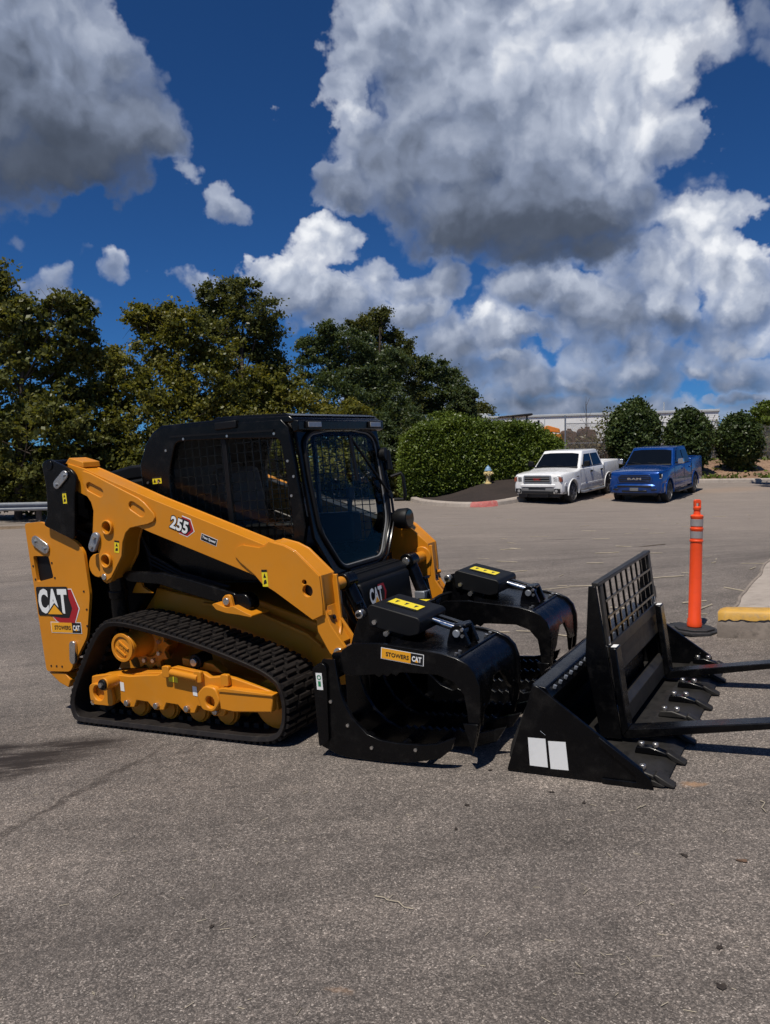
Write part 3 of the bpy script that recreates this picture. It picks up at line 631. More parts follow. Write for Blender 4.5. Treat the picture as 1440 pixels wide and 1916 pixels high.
    part('eye_pin', f(cyl((.345, .43, .935), (.345, .572, .935), .03, n=16)), M['chrome'], tc, .003)
    part('hose', f(tube([(.30, .52, .89), (.29, .54, .78), (.33, .55, .68), (.40, .56, .60)], .014)), M['satin'], tc)
    part('hose_collar', f(cyl((.43, .462, .745), (.44, .462, .715), .012, n=8)), M['white'], tc)
    # black rear link
    rl = part('rear_link', f(prism(rpoly([(-1.885, 1.865), (-1.81, 1.892), (-1.585, 1.80), (-1.54, 1.735), (-1.585, 1.60), (-1.60, 1.50), (-1.63, 1.30), (-1.94, 1.42), (-1.885, 1.49), (-1.862, 1.68)], .035), .098, .125)), Bk, ld, .006)
    part('link_inner', f(prism(rpoly([(-1.885, 1.865), (-1.81, 1.892), (-1.585, 1.80), (-1.54, 1.735), (-1.60, 1.50), (-1.63, 1.2), (-1.94, 1.3), (-1.862, 1.68)], .035), .30, .325)), Bk, rl, .004)
    part('link_web', f(prism([(-1.86, 1.86), (-1.82, 1.87), (-1.83, 1.4), (-1.88, 1.4)], .125, .30)), Bk, rl)
    pl = part('link_pin_plate', f(prism(slot(-1.735, 1.705, -1.645, 1.765, .033), .082, .097)), M['chrome'], rl, .004)
    for x, z in ((-1.735, 1.705), (-1.645, 1.765)): part('bolt_head', f(cyl((x, .07, z), (x, .083, z), .013, n=6)), M['galv'], pl)
    part('link_boss', f(cyl((-1.80, .09, 1.845), (-1.80, .30, 1.845), .035)), Bk, rl, .004)
    # lift cylinder and the long black control link
    lc = part('lift_cylinder', f(cyl((-1.40, .235, 1.02), (-1.43, .26, .60), .062, n=22)), Bk, ld, .005)
    part('cylinder_gland', f(cyl((-1.405, .238, .93), (-1.412, .245, .875), .070, n=22)), Bk, lc, .004)
    part('control_link', f(prism(rpoly([(-1.33, 1.03), (-1.28, 1.06), (-.95, 1.045), (-.70, .995), (-.33, .905), (-.30, .86), (-.33, .82), (-.42, .83), (-.75, .905), (-.98, .965), (-1.28, .985)], .02), .215, .255)), Bk, ld, .008)
    br = part('link_bracket', f(prism(rpoly([(-.475, .845), (-.445, .855), (-.36, .825), (-.30, .835), (-.22, .80), (-.16, .778), (-.16, .765), (-.26, .78), (-.36, .79), (-.44, .81)], .01), .15, .33)), Yl, ld, .005)
    part('bracket_ear', f(prism(rpoly([(-.41, .80), (-.405, .88), (-.375, .905), (-.335, .90), (-.315, .81)], .025), .175, .20)), Yl, br, .004)
    part('bracket_pin', f(cyl((-.365, .16, .862), (-.365, .30, .862), .024)), M['chrome'], br, .003)
    part('link_end', f(prism(rpoly([(-.36, .80), (-.34, .90), (-.24, .905), (-.20, .86), (-.20, .80)], .03), .205, .30)), Bk, br, .008)
# decals on the near side, as printed
def onA(y):
    return lambda s, t: (s, y, t)
def skew(x0, z0, ang, y):
    c_, s_ = math.cos(ang), math.sin(ang); return lambda s, t: (x0+s*c_-t*s_, y, z0+s*s_+t*c_)
def cat_logo(parent, uv, w, h, tri=True, red=True):
    lift = lambda d: (lambda s, t: tuple(Vector(uv(s, t))+Vector((0, -d, 0)) if True else 0))
    if red: part('red_hexagon', sheet([(w*.45, -h*.30), (w*.62, -h*.42), (w*.98, -h*.42), (w*1.16, h*.22), (w*.98, h*1.0), (w*.30, h*1.0), (w*.30, -h*.0)], uv), M['white'], parent)
    if red: part('red_arrow', sheet([(w*.48, -h*.30), (w*.63, -h*.39), (w*.97, -h*.39), (w*1.13, h*.22), (w*.97, h*.97), (w*.30, h*.97), (w*.30, -h*.0)], lift(.0008)), M['red'], parent)
    if red: part('dark_hexagon', sheet([(w*.62, -h*.16), (w*.84, -h*.16), (w*.95, h*.22), (w*.84, h*.9), (w*.3, h*.9), (w*.3, -h*.1)], lift(.0014)), M['ink'], parent)
    part('logo_plate', sheet(rpoly([(-w*.04, -h*.08), (-w*.04, h*1.08), (w*.88, h*1.08), (w*.88, -h*.08)], w*.05), lift(.0020)), M['ink'], parent)
    part('logo_lettering', letters('CAT', 0, w*.84, 0, h, lift(.0027), .045), M['white'], parent)
    if tri: part('logo_triangle', sheet([(w*.20, -h*.02), (w*.46, h*.44), (w*.72, -h*.02)], lift(.0040)), M['ink'], parent); part('logo_triangle', sheet([(w*.25, -h*.02), (w*.46, h*.36), (w*.67, -h*.02)], lift(.0047)), M['ydecal'], parent)
d1 = part('corner_logo', sheet([(-2.05, .80), (-2.0, .80), (-2.0, .85), (-2.05, .85)], onA(.1388)), M['ink'], ld)
cat_logo(d1, skew(-2.135, .765, .0, .1380), .375, .185)
def stowers(parent, x0, z0, ang, y, w, h, tag_=True):
    b = part('dealer_sticker', sheet([(0, 0), (w, 0), (w, h), (0, h)], skew(x0, z0, ang, y)), M['white'], parent)
    part('amber_field', sheet([(w*.015, h*.05), (w*.70, h*.05), (w*.70, h*.95), (w*.015, h*.95)], skew(x0, z0, ang, y-.001)), M['ydecal'], b)
    part('black_field', sheet([(w*.70, h*.05), (w*.985, h*.05), (w*.985, h*.95), (w*.70, h*.95)], skew(x0, z0, ang, y-.001)), M['ink'], b)
    part('dealer_lettering', letters('STOWERS', w*.12, w*.66, h*.30, h*.68, skew(x0, z0, ang, y-.002), .03), M['ink'], b)
    part('dealer_lettering', letters('CAT', w*.73, w*.95, h*.26, h*.74, skew(x0, z0, ang, y-.002), .045), M['white'], b)
    part('logo_triangle', sheet([(w*.80, h*.24), (w*.84, h*.45), (w*.88, h*.24)], skew(x0, z0, ang, y-.003)), M['ydecal'], b)
stowers(ld, -2.03, .622, .0, .1380, .325, .082)
m255 = part('model_decal', sheet([(.165, -.01), (.215, .045), (.165, .115), (.09, .115), (.09, -.01)], skew(-.762, 1.355, -.36, .1390)), M['white'], ld)
part('model_arrow', sheet([(.163, -.005), (.208, .045), (.163, .108), (.09, .108), (.09, -.005)], skew(-.762, 1.355, -.36, .1383)), M['red'], m255)
part('model_back', sheet([(.15, .005), (.185, .045), (.15, .098), (.09, .098), (.09, .005)], skew(-.762, 1.355, -.36, .1377)), M['ink'], m255)
V255 = letters('255', 0, .165, 0, .095, skew(-.762, 1.355, -.36, .1370), .085)
part('model_lettering', V255, M['ink'], m255)
part('model_lettering', letters('255', .006, .159, .006, .089, skew(-.762, 1.355, -.36, .1362), .035), M['white'], m255)
ts = part('speed_decal', sheet([(0, 0), (.135, 0), (.135, .045), (0, .045)], skew(-.503, 1.268, -.36, .1390)), M['white'], ld)
part('speed_field', sheet([(.003, .003), (.132, .003), (.132, .042), (.003, .042)], skew(-.503, 1.268, -.36, .1382)), M['ink'], ts)
part('speed_lettering', letters('Two Speed', .012, .122, .012, .034, skew(-.503, 1.268, -.36, .1374), .03), M['white'], ts)
def warn(parent, x0, z0, ang, y, w, h):
    b = part('warning_label', sheet([(0, 0), (w, 0), (w, h), (0, h)], skew(x0, z0, ang, y)), M['ylabel'], parent)
    vert = h > w; a = min(w, h)
    part('warning_header', sheet([(0, h*.86), (w, h*.86), (w, h), (0, h)] if vert else [(0, h*.8), (w, h*.8), (w, h), (0, h)], skew(x0, z0, ang, y-.0008)), M['ink'], b)
    part('warning_triangle', sheet([(w*.25, h*.52), (w*.75, h*.52), (w*.5, h*.8)] if vert else [(w*.1, h*.2), (w*.4, h*.2), (w*.25, h*.75)], skew(x0, z0, ang, y-.0008)), M['ink'], b)
    part('warning_figure', sheet([(w*.2, h*.12), (w*.8, h*.2), (w*.7, h*.42), (w*.3, h*.36)] if vert else [(w*.5, h*.2), (w*.9, h*.25), (w*.8, h*.6), (w*.6, h*.65)], skew(x0, z0, ang, y-.0008)), M['ink'], b)
warn(ld, -.028, .965, 0, .1265, .043, .105); warn(ld, -1.70, 1.565, 0, .0965, .040, .085); warn(ld, -1.275, 1.205, -.15, .1245, .045, .085)
# --- cab
cabp = [(-1.20, .96), (-1.21, 1.79), (-1.135, 1.93), (-1.06, 1.995), (-.98, 2.03), (.04, 1.985), (.09, 1.93), (.115, 1.70), (.150, 1.30), (.11, 1.15), (.0, .96)]
win = rpoly([(-.95, 1.36), (-.945, 1.72), (-.86, 1.925), (-.46, 1.905), (.02, 1.868), (.045, 1.60), (.06, 1.25), (-.06, 1.08), (-.20, 1.08)], .05)
cb = part('cab_side', plate(cabp, [win], .38, .42), Bk, ld, .006); cf = part('cab_side', mir(plate(cabp, [win], .38, .42)), Bk, ld, .006)
for s, par in ((0, cb), (1, cf)):
    f = mir if s else (lambda q: q)
    part('side_window', f(prism(win, .405, .411)), M['glass'], par)
    bars = []
    for i in range(17):
        x = -.95+i*.064; bars.append(box(x-.0028, x+.0028, .428, .434, 1.08, 1.93))
    for i in range(14):
        z = 1.10+i*.064; bars.append(box(-.95, .06, .434, .440, z-.0028, z+.0028))
    tag(part('side_guard', f(join(*bars)), M['black'], par, smooth=0), kind='stuff')
    part('window_divider', f(box(-.47, -.435, .398, .425, 1.08, 1.91)), M['satin'], par, .004)
    part('gutter_rail', f(prism([(-.90, 1.955), (-.02, 1.915), (-.02, 1.927), (-.90, 1.967)], .37, .38)), M['satin'], par)
    for x, z in ((-.95, 1.87), (-.78, 1.935), (-.40, 1.92), (-.02, 1.90), (.065, 1.72), (.07, 1.5), (-1.05, 1.66), (-1.15, 1.66), (.10, 1.62)): part('bolt_head', f(cyl((x, .374, z), (x, .38, z), .009, n=8)), M['chrome'], par)
part('cab_roof', prism([(-1.135, 1.945), (-1.06, 2.01), (-.98, 2.045), (-.50, 2.035), (-.34, 2.035), (.10, 2.005), (.135, 1.975), (.125, 1.955), (.04, 1.96), (-.98, 2.0)], .385, W2-.385), Bk, ld, .012)
part('roof_pad', prism([(-.55, 2.03), (-.50, 2.052), (-.30, 2.045), (.06, 2.02), (.12, 2.0)], .40, W2-.40), Bk, ld, .012)
part('roof_lamp', box(-.49, -.31, .365, .39, 1.965, 2.015), M['satin'], ld, .006)
part('cab_back', prism([(-1.20, .96), (-1.21, 1.79), (-1.135, 1.93), (-1.06, 1.995), (-1.02, 1.98), (-1.09, 1.9), (-1.165, 1.76), (-1.165, .96)], .42, W2-.42), M['satin'], ld, .006)
part('cab_floor', box(-1.1, .16, .43, W2-.43, .94, .99), M['satin'], ld)
shear = lambda x, y, z: (x+.105+(1.95-z)*.098, y, z)
frp = [(.60, .93), (.42, 1.22), (.42, 1.955), (1.46, 1.955), (1.46, 1.22), (1.28, .93)]
dor = rpoly([(.485, 1.25), (.465, 1.60), (.475, 1.84), (.56, 1.895), (.80, 1.92), (1.08, 1.92), (1.32, 1.895), (1.405, 1.84), (1.415, 1.60), (1.395, 1.25), (1.21, .985), (.67, .985)], .07, 6)
fp = part('cab_front', mapv(plate(frp, [dor], -.012, .012, 'YZ'), shear), Bk, ld, .004)
part('visor', prism([(.09, 1.985), (.165, 1.965), (.16, 1.905), (.12, 1.895)], .39, W2-.39), Bk, ld, .006)
dr = part('door_glass', mapv(prism(dor, .004, .010, 'YZ'), shear), M['glass'], fp)
part('door_seal', mapv(tube([(.018, y, z) for y, z in dor], .014, 8, True), shear), M['satin'], fp)
part('door_seal_inner', mapv(tube([(.014, .94+(y-.94)*.955, 1.46+(z-1.46)*.965) for y, z in dor], .006, 6, True), shear), M['grey'], fp)
for y in (.47, 1.26): lm = part('work_lamp', box(.158, .178, y, y+.165, 1.915, 1.962), M['satin'], ld, .004); part('lamp_lens', box(.176, .182, y+.008, y+.157, 1.922, 1.955), M['lamp'], lm, .002)
part('wiper', mapv(join(tube([(.04, 1.44, 1.42), (.045, 1.25, 1.60), (.04, 1.02, 1.85)], .010), box(.03, .045, 1.00, 1.03, 1.55, 1.87)), shear), M['satin'], fp)
part('wiper_motor', mapv(cyl((.0, 1.44, 1.42), (.05, 1.44, 1.42), .03), shear), M['satin'], fp, .004)
part('grab_handle', tube([(.20, 1.47, 1.55), (.27, 1.50, 1.57), (.285, 1.50, 1.54), (.29, 1.50, 1.40), (.275, 1.50, 1.375), (.21, 1.47, 1.38)], .013), M['satin'], ld)
part('far_mirror', join(cyl((.14, 1.42, 1.72), (.20, 1.43, 1.72), .045, .05), box(.10, .15, 1.40, 1.47, 1.70, 1.74)), M['satin'], ld, .006)
hl = part('front_lamp', lathe([(.02, .15), (.055, .16), (.075, .20), (.078, .27), (.07, .285), (.02, .285)], 18, 'X', (.04, 1.47, 1.235)), M['satin'], ld); part('lamp_lens', lathe([(.02, .283), (.062, .285), (.062, .288), (.02, .289)], 18, 'X', (.04, 1.47, 1.235)), M['carglass'], hl)
part('lamp_stalk', tube([(.14, 1.44, 1.30), (.18, 1.46, 1.26), (.20, 1.47, 1.235)], .022), M['satin'], ld)
for q in ([(.15, 1.41, 1.75), (.19, 1.42, 1.40), (.205, 1.40, 1.24), (.225, 1.22, 1.0), (.225, 1.10, .965), (.225, .74, .965)], [(.16, 1.44, 1.70), (.20, 1.45, 1.38), (.22, 1.43, 1.24), (.235, 1.26, 1.0), (.24, 1.13, .94)]): part('door_rail', tube(q, .010), Bk, ld)
part('exterior_mirror', mapv(join(box(.03, .06, 1.43, 1.50, 1.60, 1.66), cyl((.05, 1.47, 1.6), (.05, 1.47, 1.75), .03)), shear), M['satin'], ld, .006)
# inside the cab
st = part('seat', join(box(-.75, -.22, .70, 1.18, 1.10, 1.24), prism([(-.80, 1.2), (-.68, 1.2), (-.76, 1.72), (-.88, 1.72)], .72, 1.16)), M['seat'], ld, .04)
for y in (.52, 1.24): part('joystick_pod', join(box(-.45, -.02, y, y+.12, 1.10, 1.32)), M['satin'], ld, .02); part('joystick', join(cyl((-.08, y+.06, 1.32), (-.06, y+.06, 1.43), .016), lathe([(.008, 0), (.028, .01), (.03, .06), (.012, .09)], 12, 'Z', (-.06, y+.06, 1.41))), M['seat'], ld)
part('display', box(.02, .05, .50, .60, 1.42, 1.58), M['satin'], ld, .006)
part('side_mirror_inside', lathe([(.02, 0), (.07, .005), (.075, .02), (.02, .03)], 18, 'X', (.07, .54, 1.42)), M['grey'], ld)
part('radiator_screen', box(-1.15, -1.12, .5, 1.38, 1.30, 1.75), M['steel'], ld)
sk = skew(-1.105, 1.648, 0, .3785); warn(ld, -1.105, 1.648, 0, .3785, .085, .048)
# --- below the door: step, nose panel, coupler
part('step', prism([(.20, .90), (.24, .965), (.30, .955), (.36, .92), (.36, .88), (.20, .86)], .56, W2-.58), M['satin'], ld, .01)
for i in range(3): part('step_tread', box(.25+i*.03, .258+i*.03, .60, 1.28, .957-i*.006, .966-i*.006), M['satin'], ld)
part('nose_panel', prism([(.33, .90), (.385, .89), (.41, .55), (.36, .40), (.25, .38), (.25, .86)], .60, W2-.60), M['satin'], ld, .015)
npd = part('nose_logo', ([(.4035, .70, .69), (.4035, .72, .69), (.402, .72, .70), (.402, .70, .70)], [(0, 1, 2, 3)]), M['ink'], ld)
def nose_uv(s, t): return (.4020-t*.0735+.004, .67+s, .745+t)
lift2 = lambda d: (lambda s, t: (nose_uv(s, t)[0]+d, nose_uv(s, t)[1], nose_uv(s, t)[2]))
part('red_arrow', sheet([(.12, -.005), (.20, -.005), (.225, .055), (.20, .115), (.12, .115)], lift2(.0)), M['red'], npd); part('dark_hexagon', sheet([(.12, .012), (.185, .012), (.20, .055), (.185, .098), (.12, .098)], lift2(.001)), M['ink'], npd)
part('logo_lettering', letters('CAT', 0, .165, 0, .105, lift2(.002), .04), M['white'], npd)
part('logo_triangle', sheet([(.055, 0), (.085, .045), (.115, 0)], lift2(.0035)), M['ydecal'], npd)
cpl = part('coupler', prism([(.43, .12), (.46, .62), (.50, .66), (.545, .60), (.53, .14), (.50, .08)], .36, W2-.36), Bk, ld, .01)
for y in (.46, W2-.46): part('coupler_handle', join(cyl((.47, y, .60), (.44, y, .80), .016), cyl((.44, y-.04, .80), (.44, y+.04, .80), .014)), Bk, cpl)
both('coupler_ear', prism(rpoly([(.42, .46), (.42, .60), (.47, .62), (.52, .60), (.54, .46)], .03), .296, .33), Bk, .006)
part('hydraulic_block', box(.40, .48, 1.30, 1.40, .66, .72), M['galv'], ld, .006)
# hoses and dark machinery between the arm and the engine bay
for k in range(7):
    y = .20+.03*k; part('hydraulic_hose', tube([(-1.95+.02*k, y+.08, 1.28-.02*k), (-1.78, y+.05, 1.36-.03*k), (-1.62, y+.06, 1.30-.025*k), (-1.50, y+.12, 1.22-.02*k)], .013), M['satin'], ld)
for k in range(3): part('hydraulic_hose', tube([(-1.3, .32+.02*k, 1.45), (-1.15, .33, 1.15-.03*k), (-.9, .36, 1.02-.02*k), (-.5, .37, .92)], .012), M['satin'], ld)
# ------------------------------------------------------------------ grapple rake in front of the loader
gr = thing('grapple_rake', 'black industrial grapple rake with two clamping jaws on the front of the loader', 'grapple', LO, off=(.8, .95, 0))
GW = 1.90
def zig(p0, p1, n, amp):                                        # serrated edge
    P0, P1 = Vector(p0), Vector(p1); t = (P1-P0).normalized(); nr = Vector((-t.y, t.x)); o = []
    for i in range(n): o += [tuple(P0.lerp(P1, i/n)), tuple(P0.lerp(P1, (i+.5)/n)+nr*amp)]
    return o+[tuple(P1)]
side_t = [(.43, .52), (.47, .575), (.55, .575), (.565, .40), (.585, .33), (.63, .245), (.72, .158), (.80, .132), (.90, .125), (1.06, .13), (1.15, .145), (1.26, .19), (1.23, .12), (1.16, .065), (1.0, .028), (.84, .012), (.60, .010), (.53, .018), (.41, .06)]
in_t = [(.44, .50), (.53, .50), (.545, .38), (.57, .30), (.62, .215), (.70, .145), (.78, .115)] + zig((.80, .112), (1.28, .125), 10, .018) + [(1.44, .17), (1.38, .085), (1.26, .045), (1.0, .02), (.80, .008), (.58, .010), (.50, .03), (.43, .08)]
ty = [0.0, .25, .50, .75, 1.0, 1.25, 1.50, 1.75, 1.878]
for k, y in enumerate(ty):
    edge = k in (0, len(ty)-1)
    part('tine', prism(side_t if edge else in_t, y-.012 if k else -.028, y+.012 if k else -.004), Bk, gr, .003)
for (x, z, r) in ((.49, .47, .032), (.47, .14, .034), (.62, .07, .028), (.85, .045, .024), (1.06, .055, .022), (1.22, .075, .020)): part('cross_tube', cyl((x, -.002 if x < 1.1 else .24, z), (x, GW-.02, z), r, n=14), Bk, gr)
part('back_plate', prism([(.425, .10), (.425, .60), (.45, .62), (.462, .60), (.462, .10)], .34, 1.54), Bk, gr, .004)
part('top_beam', prism(rpoly([(.50, .50), (.50, .60), (.62, .61), (.64, .52), (.60, .49)], .02), .02, GW-.04), Bk, gr, .006)
part('side_flange', prism(rpoly([(.40, .06), (.40, .52), (.46, .56), (.50, .54), (.47, .10)], .02), -.045, -.029), Bk, gr, .003)
gl = part('serial_label', sheet([(0, 0), (.042, 0), (.042, .098), (0, .098)], skew(.425, .40, 0, -.0470)), M['white'], gr)
part('label_ring', plate(circ(.446, .472, .014, 14), [circ(.446, .472, .009, 14)], -.0482, -.0478), M['green'], gl); part('label_mark', sheet([(.012, .02), (.030, .02), (.030, .05), (.012, .05)], skew(.425, .40, 0, -.0480)), M['green'], gl)
for q in ((.50, .33), (.46, .22), (.60, .20), (.745, .085), (1.02, .10)): part('bolt_head', cyl((q[0], -.036, q[1]), (q[0], -.026, q[1]), .010, n=8), M['chrome'], gr)
outer = [(.66, .665), (.83, .668), (.98, .652), (1.09, .640), (1.20, .625), (1.28, .605), (1.345, .575), (1.385, .53), (1.405, .46), (1.402, .36), (1.387, .25), (1.35, .125)]
inner = [(1.325, .20), (1.322, .32), (1.312, .41), (1.26, .475), (1.17, .508), (.98, .512)] + zig((.94, .51), (.78, .49), 3, .018) + [(.66, .475), (.58, .48), (.55, .54), (.58, .62)]
for k, y0 in enumerate((.035, 1.265)):
    y1 = y0+.585; ym = (y0+y1)/2
    jw = part('jaw_plate', prism(outer+inner, y0-.026, y0), Bk, gr, .004)
    j2 = part('jaw_plate', prism(outer+inner, y1, y1+.026), Bk, gr, .004)
    part('jaw_plate', prism([(.60, .47), (.60, .62), (.83, .655), (1.06, .63), (1.06, .59), (.85, .60), (.72, .55)], ym-.012, ym+.012), Bk, gr, .003)
    # bent skin between the plates, front edge scalloped round the middle
    pts = [(.86, .655), (.98, .640), (1.09, .627), (1.20, .612), (1.275, .592), (1.335, .563), (1.372, .52), (1.389, .455), (1.386, .37)]
    cols = 13; V = []; F = []
    ends = [.30+.20*math.exp(-((i/(cols-1)-.5)/.20)**2) for i in range(cols)]
    for i in range(cols):
        y = y0+(y1-y0)*i/(cols-1)
        col_ = pts[:-1]+[(1.386, min(.45, ends[i]+.0))]
        for x, z in col_: V.append((x, y, z))
        for x, z in col_: V.append((x-.012, y, z-.010))
    n = len(pts); S = 2*n
    for i in range(cols-1):
        for j in range(n-1):
            a, b = i*S+j, (i+1)*S+j; F += [(a, b, b+1, a+1), (a+n, a+n+1, b+n+1, b+n)]
        F += [(i*S+n-1, (i+1)*S+n-1, (i+1)*S+S-1, i*S+S-1), (i*S, i*S+n, (i+1)*S+n, (i+1)*S)]
    part('jaw_skin', fixn(V, F), Bk, gr, 0, 40)
    part('skin_seam', tube([(1.275, y0+.01, .596), (1.275, y1-.01, .596)], .006, 6), Bk, gr)
    for yy in (y0+.05, y0+.10, y1-.10, y1-.04): part('bolt_head', cyl((1.25, yy, .598), (1.255, yy, .614), .010, n=8), M['chrome'], gr)
    part('jaw_tooth', prism([(1.30, .26), (1.385, .26), (1.345, .10)], y0-.04, y0-.027), Bk, gr, .003)
    for yy in (y0+.06, y1-.06): part('jaw_tooth', prism([(1.345, .34), (1.39, .34), (1.37, .22)], yy-.012, yy+.012), Bk, gr, .003)
    # cylinder tower, its cover and the rod
    for yy in (ym-.16, ym+.145): part('tower_plate', prism(rpoly([(.53, .58), (.58, .71), (.635, .825), (.72, .838), (.80, .73), (.90, .68), (.84, .61)], .03), yy, yy+.018), Bk, gr, .004)
    cv = part('cylinder_cover', prism(rpoly([(.685, .73), (.685, .838), (.71, .857), (1.005, .782), (1.02, .762), (1.005, .690), (.94, .675)], .015), ym-.175, ym+.175), M['satin'], gr, .006)
    def cov(s, t, d=.0): return (.74+t, ym+.11-s, .8595-(t+.03)*.2535+d)
    wl = part('warning_label', sheet([(.06, .015), (.06, .205), (.18, .205), (.18, .015)], lambda s, t: cov(s, t, .0018)), M['ylabel'], cv)
    part('warning_header', sheet([(.165, .015), (.165, .205), (.18, .205), (.18, .015)], lambda s, t: cov(s, t, .0028)), M['ink'], wl)
    for s0 in (.04, .10, .16): part('warning_figure', sheet([(.09, s0), (.09, s0+.02), (.14, s0+.010)], lambda s, t: cov(s, t, .0030)), M['ink'], wl)
    part('pivot_pin', cyl((.64, ym-.20, .80), (.64, ym-.155, .80), .026, n=16), M['chrome'], gr, .004); part('pivot_pin', cyl((.64, ym-.215, .80), (.64, ym-.198, .80), .012, n=8), M['satin'], gr)
    part('pivot_bolt', cyl((.73, ym-.19, .755), (.73, ym-.155, .755), .014, n=8), M['chrome'], gr); part('pivot_bolt', cyl((.80, ym-.19, .69), (.80, ym-.155, .69), .016, n=8), M['chrome'], gr)
    part('barrel', cyl((.72, ym, .775), (1.01, ym, .735), .036, n=18), Bk, gr, .003)
    part('cylinder_rod', cyl((1.0, ym, .737), (1.19, ym, .680), .020, n=14), M['rod'], gr)
    part('guard_strap', prism([(1.0, .745), (1.0, .757), (1.20, .70), (1.20, .688)], ym+.05, ym+.09), Bk, gr, .002)
    bk_ = part('rod_bracket', prism(rpoly([(1.12, .615), (1.155, .715), (1.22, .725), (1.265, .60)], .02), ym-.075, ym-.045), Bk, gr, .004); part('rod_bracket', prism(rpoly([(1.12, .615), (1.155, .715), (1.22, .725), (1.265, .60)], .02), ym+.045, ym+.075), Bk, gr, .004)
    part('bracket_cap', box(1.16, 1.235, ym-.045, ym+.045, .700, .722), Bk, gr, .006)
    part('rod_pin', cyl((1.19, ym-.09, .678), (1.19, ym+.09, .678), .022, n=14), M['galv'], gr, .003)
    for q in ((1.225, .70), (1.225, .665)): part('bolt_head', cyl((q[0], ym-.088, q[1]), (q[0], ym-.074, q[1]), .010, n=8), M['chrome'], gr)
    part('hose', tube([(.66, ym+(.12 if k == 0 else -.12), .70), (.60, ym+(.25 if k == 0 else -.25), .69), (.57, .86 if k == 0 else 1.08, .66)], .011), M['satin'], gr)
part('hose_block', box(.50, .64, .80, 1.16, .60, .70), Bk, gr, .008); warn_b = part('block_label', ([(.53, .99, .7015), (.62, .99, .7015), (.62, 1.11, .7015), (.53, 1.11, .7015)], [(0, 1, 2, 3)]), M['ylabel'], gr)
stowers(gr, .832, .585, -.125, .0073, .262, .064)
# ------------------------------------------------------------------ bucket lying in front of it
BU = tilt_frame(.62, 4.093, .527)
BW = 2.20
bk = thing('bucket', 'black toothed dirt bucket flat on the asphalt with two white stickers', 'bucket', BU, off=(.35, 1.1, 0))
sd = rpoly([(.0, .006), (.705, .006), (.70, .085), (.205, .462), (.175, .468)], .012)
for y in (0.0, BW-.02): part('side_plate', prism(sd, y, y+.02), Bk, bk, .003)
part('side_cutter', prism([(.50, .004), (.745, .004), (.735, .05), (.70, .085), (.50, .235), (.50, .20), (.665, .065), (.665, .03), (.5, .03)], -.012, -.001), Bk, bk, .003)
shell = [(.72, .008), (.10, .008), (.035, .03), (.012, .08), (.03, .15), (.18, .465), (.20, .455), (.055, .15), (.038, .09), (.055, .05), (.11, .028), (.72, .024)]
part('shell', prism(shell, .02, BW-.02), M['steel'], bk, .002)
part('top_lip', prism(rpoly([(.155, .42), (.165, .47), (.24, .452), (.27, .40), (.235, .40)], .01), .02, BW-.02), Bk, bk, .004)
for k in range(22): part('lip_nut', cyl((.255, .10+k*.092, .43), (.262, .10+k*.092, .446), .010, n=6), M['galv'], bk)
part('cutting_edge', prism([(.56, .0245), (.775, .006), (.79, .012), (.74, .034), (.56, .042)], .02, BW-.02), M['steel'], bk, .002)
for k in range(8):
    y = .055+k*(BW-.11)/7
    tt = part('tooth', prism([(.58, .042), (.59, .075), (.66, .080), (.73, .058), (.80, .020), (.795, .008), (.76, .010), (.72, .042)], y-.024, y+.024), Bk if k % 3 else M['steel'], bk, .006)
    part('tooth_cap', prism([(.735, .056), (.75, .064), (.835, .014), (.83, .004), (.77, .014)], y-.030, y+.030), M['steel'], tt, .008)
    for x in (.615, .685): part('tooth_bolt', cyl((x, y, .074), (x, y, .098), .0165, n=10), M['chrome'], tt, .004)
for q in ([(.130, .047), (.226, .047), (.224, .196), (.131, .194)], [(.240, .042), (.333, .045), (.328, .190), (.237, .186)]): part('white_sticker', sheet(q, onA(-.0016)), M['white'], bk)
part('scratch', tube([(.20, -.002, .235), (.225, -.002, .215)], .0012, 5), M['galv'], bk)
part('back_stiffener', prism([(-.02, .10), (.0, .12), (.12, .40), (.10, .42), (.06, .40), (-.04, .16)], .5, 1.7), Bk, bk, .004)
# ------------------------------------------------------------------ pallet fork standing in the bucket
pf = thing('pallet_fork', 'black pallet fork with mesh backrest standing inside the dirt bucket', 'pallet fork', BU, off=(.42, 1.15, .03))
Y0, Y1 = .50, 1.80
lean = lambda x, y, z: (x-(z-.05)*.072, y, z)
for y in (Y0, Y1-.018): part('upright_gusset', mapv(prism([(.41, .885), (.45, .885), (.475, .045), (.36, .045), (.335, .48)], y, y+.018), lean), Bk, pf, .003)
for y in (Y0+.018, Y1-.078): part('upright', mapv(box(.455, .470, y, y+.06, .56, .885), lean), M['steel'], pf, .003)
part('top_rail', mapv(box(.43, .470, Y0, Y1, .886, .906), lean), M['steel'], pf, .003)
gy0, gy1 = Y0+.078, Y1-.078
for k in range(9):
    y = gy0+(gy1-gy0)*(k+.5)/9; part('grid_bar', mapv(box(.452, .464, y-.0065, y+.0065, .555, .89), lean), Bk, pf)
for z in (.615, .70, .79): part('grid_bar', mapv(box(.464, .473, gy0, gy1, z-.0065, z+.0065), lean), Bk, pf)
part('carriage_bar', mapv(box(.42, .468, Y0+.018, Y1-.018, .485, .555), lean), M['steel'], pf, .006)
part('carriage_face', mapv(prism([(.40, .33), (.40, .48), (.455, .48), (.455, .35), (.44, .33)], Y0+.018, Y1-.018), lean), M['steel'], pf, .004)
part('lower_bar', mapv(prism([(.39, .06), (.39, .17), (.44, .20), (.475, .17), (.475, .07)], Y0+.018, Y1-.018), lean), M['steel'], pf, .005)
part('mount_plate', mapv(box(.365, .385, Y0+.25, Y1-.25, .05, .50), lean), Bk, pf, .004)
